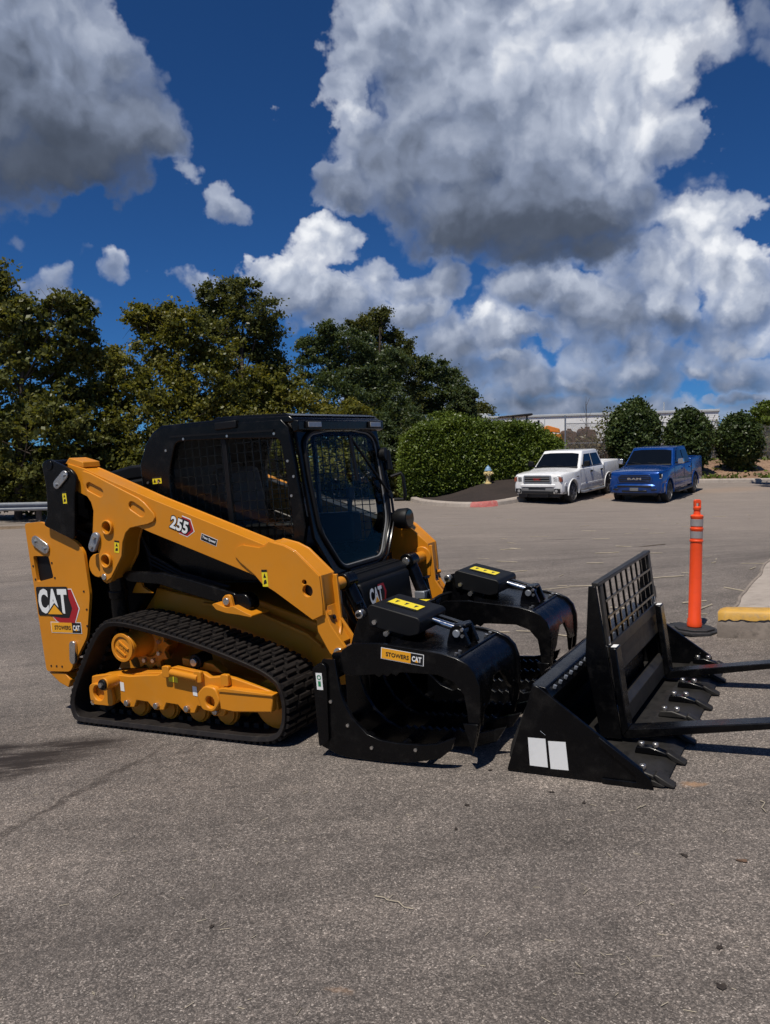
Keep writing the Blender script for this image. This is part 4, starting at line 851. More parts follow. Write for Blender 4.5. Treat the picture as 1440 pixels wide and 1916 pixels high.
for y in (Y0+.005, Y1-.115):
    fk = part('fork_tine', join(mapv(prism([(.476, .545), (.512, .545), (.515, .098), (.476, .058)], y, y+.105), lean)), Bk, pf, .006)
    part('fork_blade', prism([(.475, .058), (.512, .102), (1.75, .274), (1.78, .265), (1.65, .236), (.56, .058), (.50, .047)], y+.001, y+.104), Bk, fk, .006)
    part('fork_label', mapv(([(.478, y+.02, .547), (.508, y+.02, .547), (.508, y+.085, .547), (.478, y+.085, .547)], [(0, 1, 2, 3)]), lean), M['white'], fk)
    part('fork_latch', mapv(cyl((.46, y+.05, .552), (.46, y+.05, .60), .014, n=10), lean), M['chrome'], pf, .002)
part('welded_lug', mapv(box(.44, .47, Y1-.03, Y1+.01, .58, .66), lean), M['steel'], pf, .004)
# ------------------------------------------------------------------ orange post, kerb, slab
px_, py_ = 2.615, 6.735; pz_ = ground_z(px_, py_)
dp = thing('delineator_post', 'orange delineator post with two reflective bands beside the yellow kerb', 'post', Matrix.Translation((px_, py_, pz_)) @ Matrix.Rotation(.012, 4, 'Y'))
part('tube', lathe([(.044, .045), (.060, .05), (.062, .075), (.058, .085), (.058, .11), (.052, .12), (.050, .70), (.049, .765), (.055, .772), (.055, .783), (.050, .788), (.050, .862), (.054, .868), (.054, .885), (.049, .89), (.049, .965), (.053, .972), (.053, .988), (.045, .996), (.030, 1.0), (.026, 1.03), (.032, 1.04), (.032, 1.06), (.022, 1.068)], 26), M['orange'], dp)
for z in (.800, .902): part('reflective_band', lathe([(.0495, z), (.0515, z+.001), (.0512, z+.058), (.049, z+.059)], 26), M['reflective'], dp)
part('handle', prism(rpoly([(-.028, 1.06), (-.028, 1.115), (-.018, 1.125), (.018, 1.125), (.028, 1.115), (.028, 1.06), (.014, 1.06), (.014, 1.095), (-.012, 1.095), (-.012, 1.06)], .004), -.016, .016), M['orange'], dp, .003)
oc = [(.205*math.cos(a+.3), .205*math.sin(a+.3)) for a in np.arange(8)*math.pi/4]
bs = part('rubber_base', join(prism(oc, .0, .028, 'XY'), prism([(x*.8, y*.8) for x, y in oc], .028, .044, 'XY')), M['basrub'], dp, .006)
for a in (1.9, 2.5): part('base_grip', xf(box(.14, .25, -.06, .06, .004, .036), Matrix.Rotation(a, 4, 'Z')), M['basrub'], bs, .008)
kd = Vector((.868, -.497, 0)); kn = Vector((.497, .868, 0)); k0 = Vector((2.70, 6.465, 0))
KM = Matrix.Identity(4)
for i in range(3): KM[i][0], KM[i][1] = kd[i], kn[i]
KM[0][3], KM[1][3], KM[2][3] = k0.x, k0.y, ground_z(k0.x, k0.y)-.01
KM = KM @ Matrix.Rotation(-.062, 4, 'Y')
kb = thing('concrete_kerb', 'broken concrete kerb with yellow painted top at the right edge', 'kerb', KM)
def kerb_body():
    V = []; F = []; rows = 60; prof0 = [(0, 0), (-.004, .11), (.006, .205), (.020, .225), (.165, .230), (.18, .215), (.19, 0)]
    rr = np.random.default_rng(5)
    for i in range(rows+1):
        x = 2.6*i/rows
        end = sm(0, .06, x)
        for (y, z) in prof0:
            chip = rr.normal(0, .003) if z > .05 else 0
            V.append((x+ (0 if i else .0), .085+(y-.085)*(.80+.20*end)+chip, z*(.93+.07*end)+chip*.6))
    n = len(prof0)
    for i in range(rows):
        F += [(i*n+k, (i+1)*n+k, (i+1)*n+k+1, i*n+k+1) for k in range(n-1)]
    F += [tuple(range(n)), tuple(range((rows+1)*n-1, rows*n-1, -1))]
    return fixn(V, F)
kv = kerb_body()
part('kerb_stone', kv, M['oldconc'], kb, 0, 40)
def paint_top():
    rr = np.random.default_rng(9); V = []; F = []; m = 90
    for i in range(m+1):
        x = .012+2.58*i/m; e = sm(0, .06, x); dip = -.010-.006*abs(rr.normal()) if rr.random() < .75 else -.028
        for (y, z) in ((-.0075, .178+dip*.9), (.000, .2115), (.018, .2315), (.165, .2365), (.184, .222)):
            V.append((x, .085+(y-.085)*(.81+.20*e), z*(.93+.07*e)+.0025))
    for i in range(m): F += [(i*5+k, (i+1)*5+k, (i+1)*5+k+1, i*5+k+1) for k in range(4)]
    return V, F
part('yellow_paint', paint_top(), M['yline'], kb, 0, 50)
kt = [(1.30, .125), (1.315, .125), (1.315, .06), (1.30, .06)]
part('paint_drip', tube([(.475, -.0035, .150), (.478, -.0035, .11), (.476, -.0035, .085)], .006, 6), M['white'], kb)
sl = [(3.15, 7.25), (3.27, 7.48), (4.0, 8.68), (5.02, 10.40), (7.4, 14.3), (10.5, 19.4), (16, 19), (12, 9), (7.5, 3.9), (5.2, 5.2)]
def slab():
    V = [(x, y, 0) for x, y in sl]; bm = bmesh.new(); f = bm.faces.new([bm.verts.new(v) for v in V])
    bmesh.ops.triangulate(bm, faces=bm.faces)
    for _ in range(4): bmesh.ops.subdivide_edges(bm, edges=bm.edges, cuts=1, use_grid_fill=True)
    for v in bm.verts: v.co.z = ground_z(v.co.x, v.co.y)+.007
    bmesh.ops.recalc_face_normals(bm, faces=bm.faces); bm.verts.index_update()
    r = [tuple(v.co) for v in bm.verts], [tuple(v.index for v in q.verts) for q in bm.faces]; bm.free(); return r
so = link('pavement', mesh_of('pavement', slab(), M['concrete'], 60)); so['kind'] = 'structure'
jt = []
for (a, b) in zip(sl[1:5], sl[2:6]):
    for k in range(8):
        p = Vector(a).lerp(Vector(b), k/8); jt.append((p.x+random.uniform(-.02, .02), p.y+random.uniform(-.02, .02), ground_z(p.x, p.y)+.0))
cj = link('pavement_joint', mesh_of('pavement_joint', tube(jt, .022, 6), M['oldconc'], 40)); cj['kind'] = 'structure'
# ------------------------------------------------------------------ two pickups
def truck_frame(x, y, a, z, slope):
    b = Vector((math.cos(a), math.sin(a), slope)).normalized(); f = -b; l = Vector((math.sin(a), -math.cos(a), 0)); u = f.cross(l).normalized()
    m = Matrix.Identity(4)
    for i in range(3): m[i][0], m[i][1], m[i][2] = f[i], l[i], u[i]
    o = Vector((x, y, z))-l*.99
    m[0][3], m[1][3], m[2][3] = o.x, o.y, o.z
    return m
def bool_cut(vf, cutter, mats, smooth=40):
    a = bpy.data.objects.new('tmp_a', mesh_of('tmp_a', vf, mats, 0)); c = bpy.data.objects.new('tmp_c', mesh_of('tmp_c', cutter, mats, 0))
    COL.objects.link(a); COL.objects.link(c)
    md = a.modifiers.new('b', 'BOOLEAN'); md.object = c; md.operation = 'DIFFERENCE'; md.solver = 'EXACT'; md.use_self = True
    dg = bpy.context.evaluated_depsgraph_get(); me = a.evaluated_get(dg).to_mesh()
    V = [tuple(v.co) for v in me.vertices]; F = [tuple(p.vertices) for p in me.polygons]
    a.evaluated_get(dg).to_mesh_clear()
    for o in (a, c): bpy.data.objects.remove(o)
    return V, F
def pickup(name, label, Mx, P):
    t = thing(name, label, 'pickup truck', Mx, group='pickups parked by the hedge')
    paintm = P['paint']; Rw = P['wheel']; wb = P['wb']; hw = 1.0
    hood0, hood1, belt, rail, roof = P['hood0'], P['hood1'], P['belt'], P['rail'], P['roof']
    def sec(x, w, zb, zm, zs, zt, crown=.03, ti=.10):
        half = [(w*.93, zb), (w, zb+.10), (w, zm), (w*.985, zs), (w-ti*.45, zt-.02), (w-ti, zt), (w*.5, zt+crown)]
        return [(x, y, z) for y, z in half]+[(x, 0, zt+crown*1.2)]+[(x, -y, z) for y, z in reversed(half)]
    S = [sec(.95, .86, .42, .7, hood0-.14, hood0-.06, .0, .12), sec(.90, .93, .40, .7, hood0-.10, hood0, .02), sec(.70, .97, .38, .75, hood0-.06, hood0+.03, .03), sec(.2, 1.0, .36, .8, hood0-.02, hood0+.06, .045), sec(-.4, 1.0, .36, .8, hood1-.05, hood1, .04), sec(-.80, 1.0, .36, .8, belt-.06, belt, .03),
         sec(-1.6, 1.0, .36, .8, belt-.06, belt, .0), sec(-3.05, 1.0, .36, .8, belt-.06, belt+.01, .0), sec(-3.12, 1.0, .36, .8, belt-.05, belt+.02, 0), sec(-3.15, 1.0, .40, .8, rail-.06, rail, 0, .08), sec(-4.75, 1.0, .46, .8, rail-.05, rail+.01, 0, .08), sec(-4.93, .97, .55, .8, rail-.05, rail+.01, 0, .08)]
    body = loft(S)
    cut = []
    for x in (0, -wb):
        for s in (1, -1): cut.append(cyl((x, s*.60, Rw), (x, s*1.3, Rw), Rw+.09, n=28))
    cut.append(box(-4.82, -3.24, -.82, .82, rail-.48, rail+.3)); cut.append(box(-3.0, -.85, -.85, .85, .55, belt+.3))
    bo = part('body', bool_cut(body, join(*cut), paintm), paintm, t, .022, 48, 3)
    for x in (0, -wb):
        for s in (1, -1): part('wheel_well', cyl((x, s*.55, Rw), (x, s*.62, Rw), Rw+.10, n=24), M['ink'], t)
    part('underbody', box(-4.8, .7, -.75, .75, .30, .55), M['ink'], t)
    # cab greenhouse
    x0, x1, x2, x3 = P['gh']      # cowl, roof front, roof rear, base rear
    def gs(z, f):
        xa = x0+(x1-x0)*f; xb = x3+(x2-x3)*f; w = .955-.175*f
        return [(xa, w*.94, z), (xa, -w*.94, z), (xa-.06, -w, z), (xb, -w, z), (xb, w, z), (xa-.06, w, z)]
    lv = [(belt-.03, 0), (belt+.2, .38), (roof-.13, .82), (roof-.05, .93), (roof-.012, .985)]
    secs = [gs(z, f) for z, f in lv]; cxm = (x1+x2)/2
    secs.append([(cxm+(x-cxm)*.90, y*.86, roof) for x, y, z in secs[-1]])
    gh = part('cab', loft(secs), paintm, t, .03, 48, 3)
    def pane(nm, pts, out):
        V = [tuple(Vector(p)+Vector(out)*.012) for p in pts]+[tuple(Vector(p)-Vector(out)*.01) for p in pts]; n = len(pts)
        return part(nm, fixn(V, [tuple(range(n)), tuple(range(2*n-1, n-1, -1))]+[(i, (i+1) % n, n+(i+1) % n, n+i) for i in range(n)]), M['carglass'], t, .004)
    L = lambda z: min(1, max(0, (z-belt)/(roof-belt)))*.97
    ws = lambda z, y: (x0+(x1-x0)*L(z)+.004, y*(.955-.175*L(z))*.94, z)
    pane('windshield', [ws(belt+.05, .95), ws(roof-.12, .94), ws(roof-.09, .6), ws(roof-.085, 0), ws(roof-.09, -.6), ws(roof-.12, -.94), ws(belt+.05, -.95), ws(belt+.035, 0)], Vector((1, 0, .75)).normalized())
    for s in (1, -1):
        sw = lambda x, z: (x, s*((.955-.175*L(z))+.004), z)
        zt = roof-.14
        fx = lambda z: x0+(x1-x0)*L(z)-.17
        pane('side_window', [sw(fx(belt+.04)-.08, belt+.04), sw(fx(zt)-.06, zt), sw(P['bp']+.05, zt), sw(P['bp']+.05, belt+.03)], (0, s, .2))
        bx = lambda z: x3+(x2-x3)*L(z)+.17
        pane('side_window', [sw(P['bp']-.05, belt+.03), sw(P['bp']-.05, zt), sw(bx(zt)+.02, zt), sw(bx(belt+.04)+.02, belt+.04)], (0, s, .2))
        part('mirror_stalk', tube([(-.98, s*.93, belt+.06), (-.99, s*1.06, belt+.10)], .025), M['satin'], t)
        mr = part('mirror', prism(rpoly([(1.04, belt+.02), (1.04, belt+.23), (1.24, belt+.25), (1.26, belt+.04)], .04), -1.04, -.90, 'YZ') if s > 0 else prism(rpoly([(-1.04, belt+.02), (-1.04, belt+.23), (-1.24, belt+.25), (-1.26, belt+.04)], .04), -1.04, -.90, 'YZ'), P['mirror'], t, .02)
        for dx in (-.72, P['bp'], -3.1):
            part('door_seam', box(dx-.006, dx+.006, s*1.0-.004, s*1.0+.002, .46, belt-.07), M['ink'], t)
        for dx in (P['bp']+.16, -2.98+.05): part('door_handle', box(dx, dx+.18, s*1.0-.01, s*1.03, belt-.22, belt-.16), P['handle'], t, .01)
        part('bed_seam', box(-3.145, -3.125, s*1.0-.004, s*1.001, .42, rail-.06), M['ink'], t)
        stp = part('side_step', tube([(-.72, s*.98, .36), (-.80, s*1.06, .34), (-2.9, s*1.06, .34), (-2.98, s*.98, .36)], .05, 10), P['step'], t)
        part('sill_moulding', box(-3.0, -.75, s*1.0-.004, s*1.012, P['mould'], P['mould']+.07), P['mouldmat'], t, .006)
        for xw, ww in ((0, 'f'), (-wb, 'r')):
            wh = part('wheel', lathe([(Rw*.60, -.125), (Rw*.90, -.13), (Rw*.985, -.10), (Rw, -.05), (Rw, .05), (Rw*.985, .10), (Rw*.90, .13), (Rw*.60, .125)], 36, 'Y', (xw, s*.865, Rw)), M['tyre'], t)
            part('rim', lathe([(.02, s*.045), (Rw*.64, s*.055), (Rw*.70, s*.10), (Rw*.72, s*.132), (Rw*.68, s*.136), (Rw*.65, s*.07), (.02, s*.06)], 30, 'Y', (xw, s*.865, Rw)), M['gunmetal'], wh)
            sp_ = []
            for k in range(P['spokes']):
                a = 2*math.pi*k/P['spokes']+.3; sp_.append(xf(prism([(-.035, .05), (-.05, Rw*.68), (.05, Rw*.68), (.035, .05)], s*.085, s*.125), Matrix.Translation((xw, s*.865, Rw)) @ Matrix.Rotation(a, 4, 'Y')))
            part('spokes', join(*sp_, cyl((xw, s*.93, Rw), (xw, s*.99, Rw), .07)), M['rim'], wh, .006)
    part('rear_window', ([(x3+(x2-x3)*.2-.012, .7, belt+.1), (x3+(x2-x3)*.2-.012, -.7, belt+.1), (x3+(x2-x3)*.8-.012, -.62, roof-.12), (x3+(x2-x3)*.8-.012, .62, roof-.12)], [(0, 1, 2, 3)]), M['carglass'], t)
    P['front'](t)
    part('cowl', box(-.80, -.66, -.86, .86, belt-.02, belt+.035), M['ink'], t, .01)
    for s in (1, -1):
        part('hood_crease', tube([(.86, s*.50, hood0+.012), (.3, s*.54, hood0+.092), (-.6, s*.58, hood1+.035)], .014, 8), paintm, t)
        part('wiper', tube([(-.74, s*.30, belt+.05), (-.84, s*.30-.5, belt+.11)], .010, 6), M['ink'], t)
        part('tail_light', box(-4.94, -4.90, s*.78 if s > 0 else -.92, .92 if s > 0 else -.78, .95, rail-.06), M['red'], t, .01)
        part('window_trim', tube([(-.92, s*.962, belt+.015), (-3.0, s*.962, belt+.015)], .010, 6), M['ink'], t)
        for xw in (0, -wb):
            ra = Rw+.095; part('arch_lip', tube([(xw+ra*math.cos(a), s*1.0, Rw+ra*math.sin(a)) for a in np.linspace(-.15, math.pi+.15, 19)], .022, 8), P['arch'], t)
    part('rear_bumper', box(-5.08, -4.92, -.93, .93, .48, .68), M['chromecar'], t, .03)
    part('tailgate_handle', box(-4.96, -4.94, -.12, .12, rail-.22, rail-.14), M['ink'], t, .01)
    part('antenna', tube([(x2+.25, 0, roof-.01), (x2+.20, 0, roof+.05)], [.03, .012], 8), M['ink'], t)
    return t
def front_white(t):
    g = part('grille', prism(rpoly([(-.56, .79), (-.54, 1.085), (.54, 1.085), (.56, .79)], .05), .93, 1.0, 'YZ'), M['galv'], t, .015)
    part('grille_mesh', prism(rpoly([(-.50, .835), (-.49, 1.04), (.49, 1.04), (.50, .835)], .03), 1.0, 1.004, 'YZ'), M['ink'], g)
    for z in (.885, .985): part('grille_bar', box(1.0, 1.016, -.49, .49, z-.014, z+.014), M['gunmetal'], g, .004)
    part('grille_lettering', letters('GMC', -.15, .15, .895, .985, lambda s_, t_: (1.019, s_, t_), .04), paint_cache('red_badge', (.30, .015, .012)), g)
    for s in (1, -1):
        h = part('headlight', prism(rpoly([(s*.60, .80), (s*.60, 1.05), (s*.80, 1.06), (s*.93, 1.03), (s*.94, .82)], .03), .80, .945, 'YZ'), M['lamp'], t, .02)
        part('headlight_bowl', prism(rpoly([(s*.63, .84), (s*.63, 1.02), (s*.78, 1.02), (s*.78, .84)], .03), .944, .950, 'YZ'), M['gunmetal'], h)
        part('turn_signal', prism(rpoly([(s*.80, .84), (s*.80, 1.02), (s*.93, 1.01), (s*.94, .85)], .02), .80, .950, 'YZ'), paint_cache('amber_lens', (.26, .06, .025)), h, .01)
        part('fog_recess', box(.82, .985, s*.66 if s > 0 else -.88, .88 if s > 0 else -.66, .43, .60), M['ink'], t, .02); part('fog_lamp', lathe([(.02, .97), (.055, .985), (.055, .99), (.02, .995)], 14, 'X', (0, s*.74, .51)), M['lamp'], t)
        part('tow_hook', tube([(.95, s*.42, .36), (1.03, s*.42, .35), (1.03, s*.42, .31), (.95, s*.42, .30)], .02), M['ink'], t)
    bp = part('bumper', loft([[(x, y, z) for y, z in ((-.99, z0), (-.99, z1), (.99, z1), (.99, z0))] for x, z0, z1 in ((.62, .42, .74), (.93, .42, .74))] if False else [[(.55, y, .45), (.99-.28*(abs(y)/.99)**4, y, .40), (1.02-.30*(abs(y)/.99)**4, y, .55), (1.0-.30*(abs(y)/.99)**4, y, .645), (.55, y, .66)] for y in np.linspace(-.99, .99, 15)]), M['gunmetal'], t, .012)
    part('bumper_cover', loft([[(.55, y, .665), (1.03-.30*(abs(y)/.98)**4, y, .66), (1.03-.30*(abs(y)/.98)**4, y, .745), (.93-.25*(abs(y)/.98)**4, y, .80), (.55, y, .80)] for y in np.linspace(-.985, .985, 15)]), M['wpaint'], t, .012)
    part('air_intake', box(.90, 1.028, -.62, .62, .415, .515), M['ink'], t, .01); part('valance', box(.60, .90, -.80, .80, .26, .42), M['ink'], t, .02); part('plate_slot', box(1.0, 1.032, -.33, .33, .575, .63), M['ink'], t, .006)
    part('fender_badge', box(-.55, -.32, 1.0, 1.006, .93, .96), M['ink'], t)
def front_blue(t):
    B = M['bpaint']
    g = part('grille', prism(rpoly([(-.62, .76), (-.66, .98), (-.55, 1.10), (.55, 1.10), (.66, .98), (.62, .76)], .06), .93, .985, 'YZ'), B, t, .015)
    part('grille_mesh', prism(rpoly([(-.56, .795), (-.60, .97), (-.50, 1.06), (.50, 1.06), (.60, .97), (.56, .795)], .05), .985, .99, 'YZ'), M['ink'], g)
    for z in (.855, .935, 1.0): part('grille_bar', box(.99, .998, -.55, .55, z-.006, z+.006), B, g, .002)
    part('grille_lettering', letters('RAM', -.25, .25, .885, .965, lambda s_, t_: (1.004, s_, t_), .04), M['chromecar'], g)
    for s in (1, -1):
        h = part('headlight', prism(rpoly([(s*.66, .94), (s*.70, 1.09), (s*.95, 1.12), (s*.965, .95), (s*.80, .91)], .03), .80, .925, 'YZ'), M['carglass'], t, .02)
        part('running_light', tube([(.93, s*.70, .935), (.93, s*.80, .915), (.90, s*.95, .945), (.86, s*.965, 1.08)], .014, 8), M['white'], h)
        part('headlight_lens', box(.92, .935, s*.74 if s > 0 else -.84, .84 if s > 0 else -.74, .97, 1.03), M['lamp'], h, .01)
        part('fog_lamp', box(.985, 1.0, s*.60 if s > 0 else -.80, .80 if s > 0 else -.60, .50, .56), M['ink'], t, .01)
    part('bumper', loft([[(.55, y, .44), (1.0-.25*(abs(y)/.99)**4, y, .40), (1.04-.26*(abs(y)/.99)**4, y, .52), (1.05-.26*(abs(y)/.99)**4, y, .66), (.97-.24*(abs(y)/.99)**4, y, .75), (.55, y, .76)] for y in np.linspace(-1.0, 1.0, 15)]), B, t, .015)
    part('air_intake', box(1.0, 1.052, -.62, .62, .615, .685), M['ink'], t, .01); part('lower_intake', box(.98, 1.036, -.45, .45, .44, .52), M['ink'], t, .01)
    lp = part('licence_plate', box(1.04, 1.06, -.155, .155, .49, .60), M['grey'], t, .004)
    part('fender_badge', box(-.52, -.32, 1.0, 1.006, .98, 1.005), M['chromecar'], t)
_pc = {}
def paint_cache(n, c):
    if n not in _pc: _pc[n] = paint(n, c, .3, .05, 8.0, coat=.5)
    return _pc[n]
wz0 = ground_z(7.0, 29.6)
pickup('pickup_truck', 'white crew cab pickup parked between the hedge and the blue pickup', truck_frame(6.99, 29.632, .948, ground_z(6.99, 29.632), .055),
       dict(paint=M['wpaint'], wheel=.395, wb=3.645, hood0=1.10, hood1=1.17, belt=1.25, rail=1.34, roof=1.87, gh=(-.72, -1.38, -2.85, -3.14), bp=-2.02, mirror=M['satin'], handle=M['satin'], step=M['galv'], mould=.58, mouldmat=M['wpaint'], spokes=6, arch=M['wpaint'], front=front_white))
pickup('pickup_truck', 'metallic blue crew cab pickup parked by the round shrubs', truck_frame(10.51, 29.53, .964, ground_z(10.51, 29.53), .056),
       dict(paint=M['bpaint'], wheel=.41, wb=3.67, hood0=1.16, hood1=1.25, belt=1.32, rail=1.44, roof=1.96, gh=(-.72, -1.42, -2.85, -3.14), bp=-2.05, mirror=M['chromecar'], handle=M['bpaint'], step=M['ink'], mould=.55, mouldmat=M['bpaint'], spokes=5, arch=M['bpaint'], front=front_blue))
# ------------------------------------------------------------------ background
def gpix(px, py):                                              # ground point seen at a photo pixel
    lo, hi = 1.5, 200.0
    for _ in range(60):
        mid = (lo+hi)/2; p = at(px, py, mid)
        if p.z > ground_z(p.x, mid): lo = mid
        else: hi = mid
    p = at(px, py, lo); return Vector((p.x, p.y, ground_z(p.x, p.y)))
def sweep_kerb(parent, path, w=.26, h=.17, step=1.3, mat=None, red=None, back=None):
    P = [Vector(p) for p in path]; segs = []
    d = [0]
    for a, b in zip(P, P[1:]): d.append(d[-1]+(b-a).length)
    def pos(s):
        for k in range(len(P)-1):
            if s <= d[k+1] or k == len(P)-2:
                t = (s-d[k])/max(1e-6, d[k+1]-d[k]); return P[k].lerp(P[k+1], t), (P[k+1]-P[k]).normalized()
    n = max(1, int(d[-1]/step)); L = d[-1]/n
    for i in range(n):
        ring = []
        for j in range(5):
            s = L*i+.003+(L-.006)*j/4; p, t = pos(s); nr = Vector((-t.y, t.x, 0))*(back or 1)
            ring.append([tuple(p+nr*o+Vector((0, 0, z))) for o, z in ((0, -.08), (.03, h*.75), (.07, h), (w, h+.015), (w+.01, -.08))])
        part('kerb_stone', loft(ring), mat or M['concrete'], parent, .003)
    return pos, d[-1]
isl = [gpix(*q) for q in ((752, 912), (755, 926), (764, 937), (782, 943), (815, 946.5), (850, 949), (890, 949.5), (925, 947), (955, 943), (985, 937), (1010, 931))]
isl = [Vector((p[0], p[1], 0)) for p in isl]
sm_isl = []
for a, b in zip(isl, isl[1:]):
    for k in range(4): q = a.lerp(b, k/4); sm_isl.append(q)
sm_isl.append(isl[-1])
for _ in range(3):
    sm_isl = [sm_isl[0]]+[(sm_isl[i-1]+sm_isl[i]*2+sm_isl[i+1])/4 for i in range(1, len(sm_isl)-1)]+[sm_isl[-1]]
path_isl = [(p.x, p.y, ground_z(p.x, p.y)) for p in sm_isl]
ik = thing('island_kerb', 'curved concrete kerb round the mulch bed with a red paint patch', 'kerb', off=path_isl[len(path_isl)//2])
ipos, ilen = sweep_kerb(ik, path_isl, back=1)
def red_patch():
    V = []; F = []; m = 10
    rp0 = gpix(905, 947.5); best = min((((ipos(s)[0]-rp0).length, s) for s in np.arange(0, ilen, .1)))[1]
    for i in range(m+1):
        p, t = ipos(best-.55+1.1*i/m); nr = Vector((-t.y, t.x, 0)); e = random.uniform(.0, .03)
        for o, z in ((-.22+.20*abs(i/m-.55)*2, .004), (-.004, .006), (.026, .1325), (.066, .1765), (.22-e, .188)):
            q = p+nr*o+Vector((0, 0, z)); V.append(tuple(q))
    for i in range(m): F += [(i*5+k, (i+1)*5+k, (i+1)*5+k+1, i*5+k+1) for k in range(4)]
    return V, F
part('red_paint', red_patch(), M['redpaint'], ik, 0, 60)
poly_isl = [(p.x, p.y) for p in sm_isl]+[(9.3, 36.0), (9.5, 42), (.2, 43), (.2, 38)]
def inside(x, y, P):
    c = False; j = len(P)-1
    for i in range(len(P)):
        if (P[i][1] > y) != (P[j][1] > y) and x < (P[j][0]-P[i][0])*(y-P[i][1])/(P[j][1]-P[i][1])+P[i][0]: c = not c
        j = i
    return c
def edge_d(x, y, P):
    m = 1e9; p = Vector((x, y))
    for a, b in zip(P, P[1:]):
        A, B = Vector(a), Vector(b); t = max(0, min(1, (p-A).dot(B-A)/max(1e-9, (B-A).length_squared))); m = min(m, (p-(A+(B-A)*t)).length)
    return m
def mulch():
    gx_ = np.arange(0, 9.61, .2); gy_ = np.arange(27.6, 43.01, .2); V = []; idx = {}; F = []
    def v(i, j):
        if (i, j) not in idx:
            x, y = gx_[i], gy_[j]; dd = edge_d(x, y, [(p.x, p.y) for p in sm_isl]); ins = inside(x, y, poly_isl)
            z = ground_z(x, y)+(.13+.42*sm(.1, 4.6, dd)*(.35+.65*sm(1.2, 4.2, x))*(1-.0*x) if ins else .05)+random.uniform(-.015, .015)
            idx[(i, j)] = len(V); V.append((x, y, z))
        return idx[(i, j)]
    for i in range(len(gx_)-1):
        for j in range(len(gy_)-1):
            if inside(gx_[i]+.1, gy_[j]+.1, poly_isl) and edge_d(gx_[i]+.1, gy_[j]+.1, [(p.x, p.y) for p in sm_isl]) > .20: F.append((v(i, j), v(i+1, j), v(i+1, j+1), v(i, j+1)))
    return V, F
MUL = mulch()
mo = link('mulch_bed', mesh_of('mulch_bed', MUL, M['mulch'], 60)); mo['kind'] = 'structure'
MV = np.array(MUL[0])
def mulch_z(x, y): return float(MV[np.argmin((MV[:, 0]-x)**2+(MV[:, 1]-y)**2), 2])
# bank with its kerb
def bank_z(x, y):
    base = ground_z(x, 36.4)
    return base+.12+.95*sm(36.7, 44.5, y)+.5*sm(44.5, 60, y)+.06*math.sin(x*1.7+y)*math.sin(y*1.3)*sm(37, 39, y)
grid_sheet([float(x) for x in np.arange(8.4, 46, .6)], [36.72, 37.0, 37.4]+[float(y) for y in np.arange(38, 60, .7)], bank_z, 'bank', M['straw'])
grid_sheet([46.0, 120.0, 400.0], [36.72, 60.0, 70.0], lambda x, y: bank_z(45.4, y), 'bank', M['straw'])
grid_sheet([-2.0, 8.0, 46.0, 400.0], [59.0, 80.0, 150.0], lambda x, y: 1.9, 'yard', M['verge'])
bkk = thing('roadside_kerb', 'low concrete kerb along the foot of the straw covered bank', 'kerb', off=(14, 36.5, ground_z(14, 36.5)))
sweep_kerb(bkk, [(x, 36.5, ground_z(x, 36.5)) for x in np.arange(9.4, 34, 1.0)], step=1.5)
# road beyond the hedge with its shade put into the dark colour, verge and guard rail on the left
M['road'] = litter_mat('shaded_road', [(.022, .022, .024), (.035, .035, .037), (.05, .05, .052)], 30, bump=.2)
grid_sheet([-30.0, -12.0, -4.0, 3.0], [45.0, 52.0, 62.0], lambda x, y: ground_z(x, y)+.006, 'road', M['road'])
grid_sheet([float(x) for x in np.arange(-60, -5.9, 1.5)], [float(y) for y in np.arange(26.6, 48, 1.0)], lambda x, y: ground_z(x, y)+.008-.06*max(0, y-(28.3+.20*(x+12)))*sm(-6, -10, x)+.02*math.sin(x*3+y*2), 'verge', M['verge'])
ga, gb_ = Vector((-26, 26.2, 0)), Vector((-6.5, 30.6, 0))
grl = thing('guardrail', 'grey steel guardrail behind the loader at the edge of the woods', 'guardrail', off=(-12, 29.3, ground_z(-12, 29.3)))
def beam():
    t = (gb_-ga).normalized(); nr = Vector((t.y, -t.x, 0)); prof = [(.0, .0), (.03, .02), (.075, .05), (.075, .09), (.02, .125), (.0, .155), (.02, .185), (.075, .22), (.075, .26), (.03, .29), (0, .31)]
    prof2 = prof+[(o-.012, z) for o, z in reversed(prof)]
    rows = []
    for i in range(14):
        p = ga.lerp(gb_, i/13); z0 = ground_z(p.x, p.y)+.48
        rows.append([tuple(p+nr*o+Vector((0, 0, z0+z))) for o, z in prof2])
    return loft(rows)
part('beam', beam(), M['galv'], grl, 0, 30)
for i in range(11):
    p = ga.lerp(gb_, (i+.5)/11); z = ground_z(p.x, p.y); part('post', box(p.x-.08, p.x+.08, p.y+.09, p.y+.25, z-.3, z+.80), M['post_wood'], grl, .01)
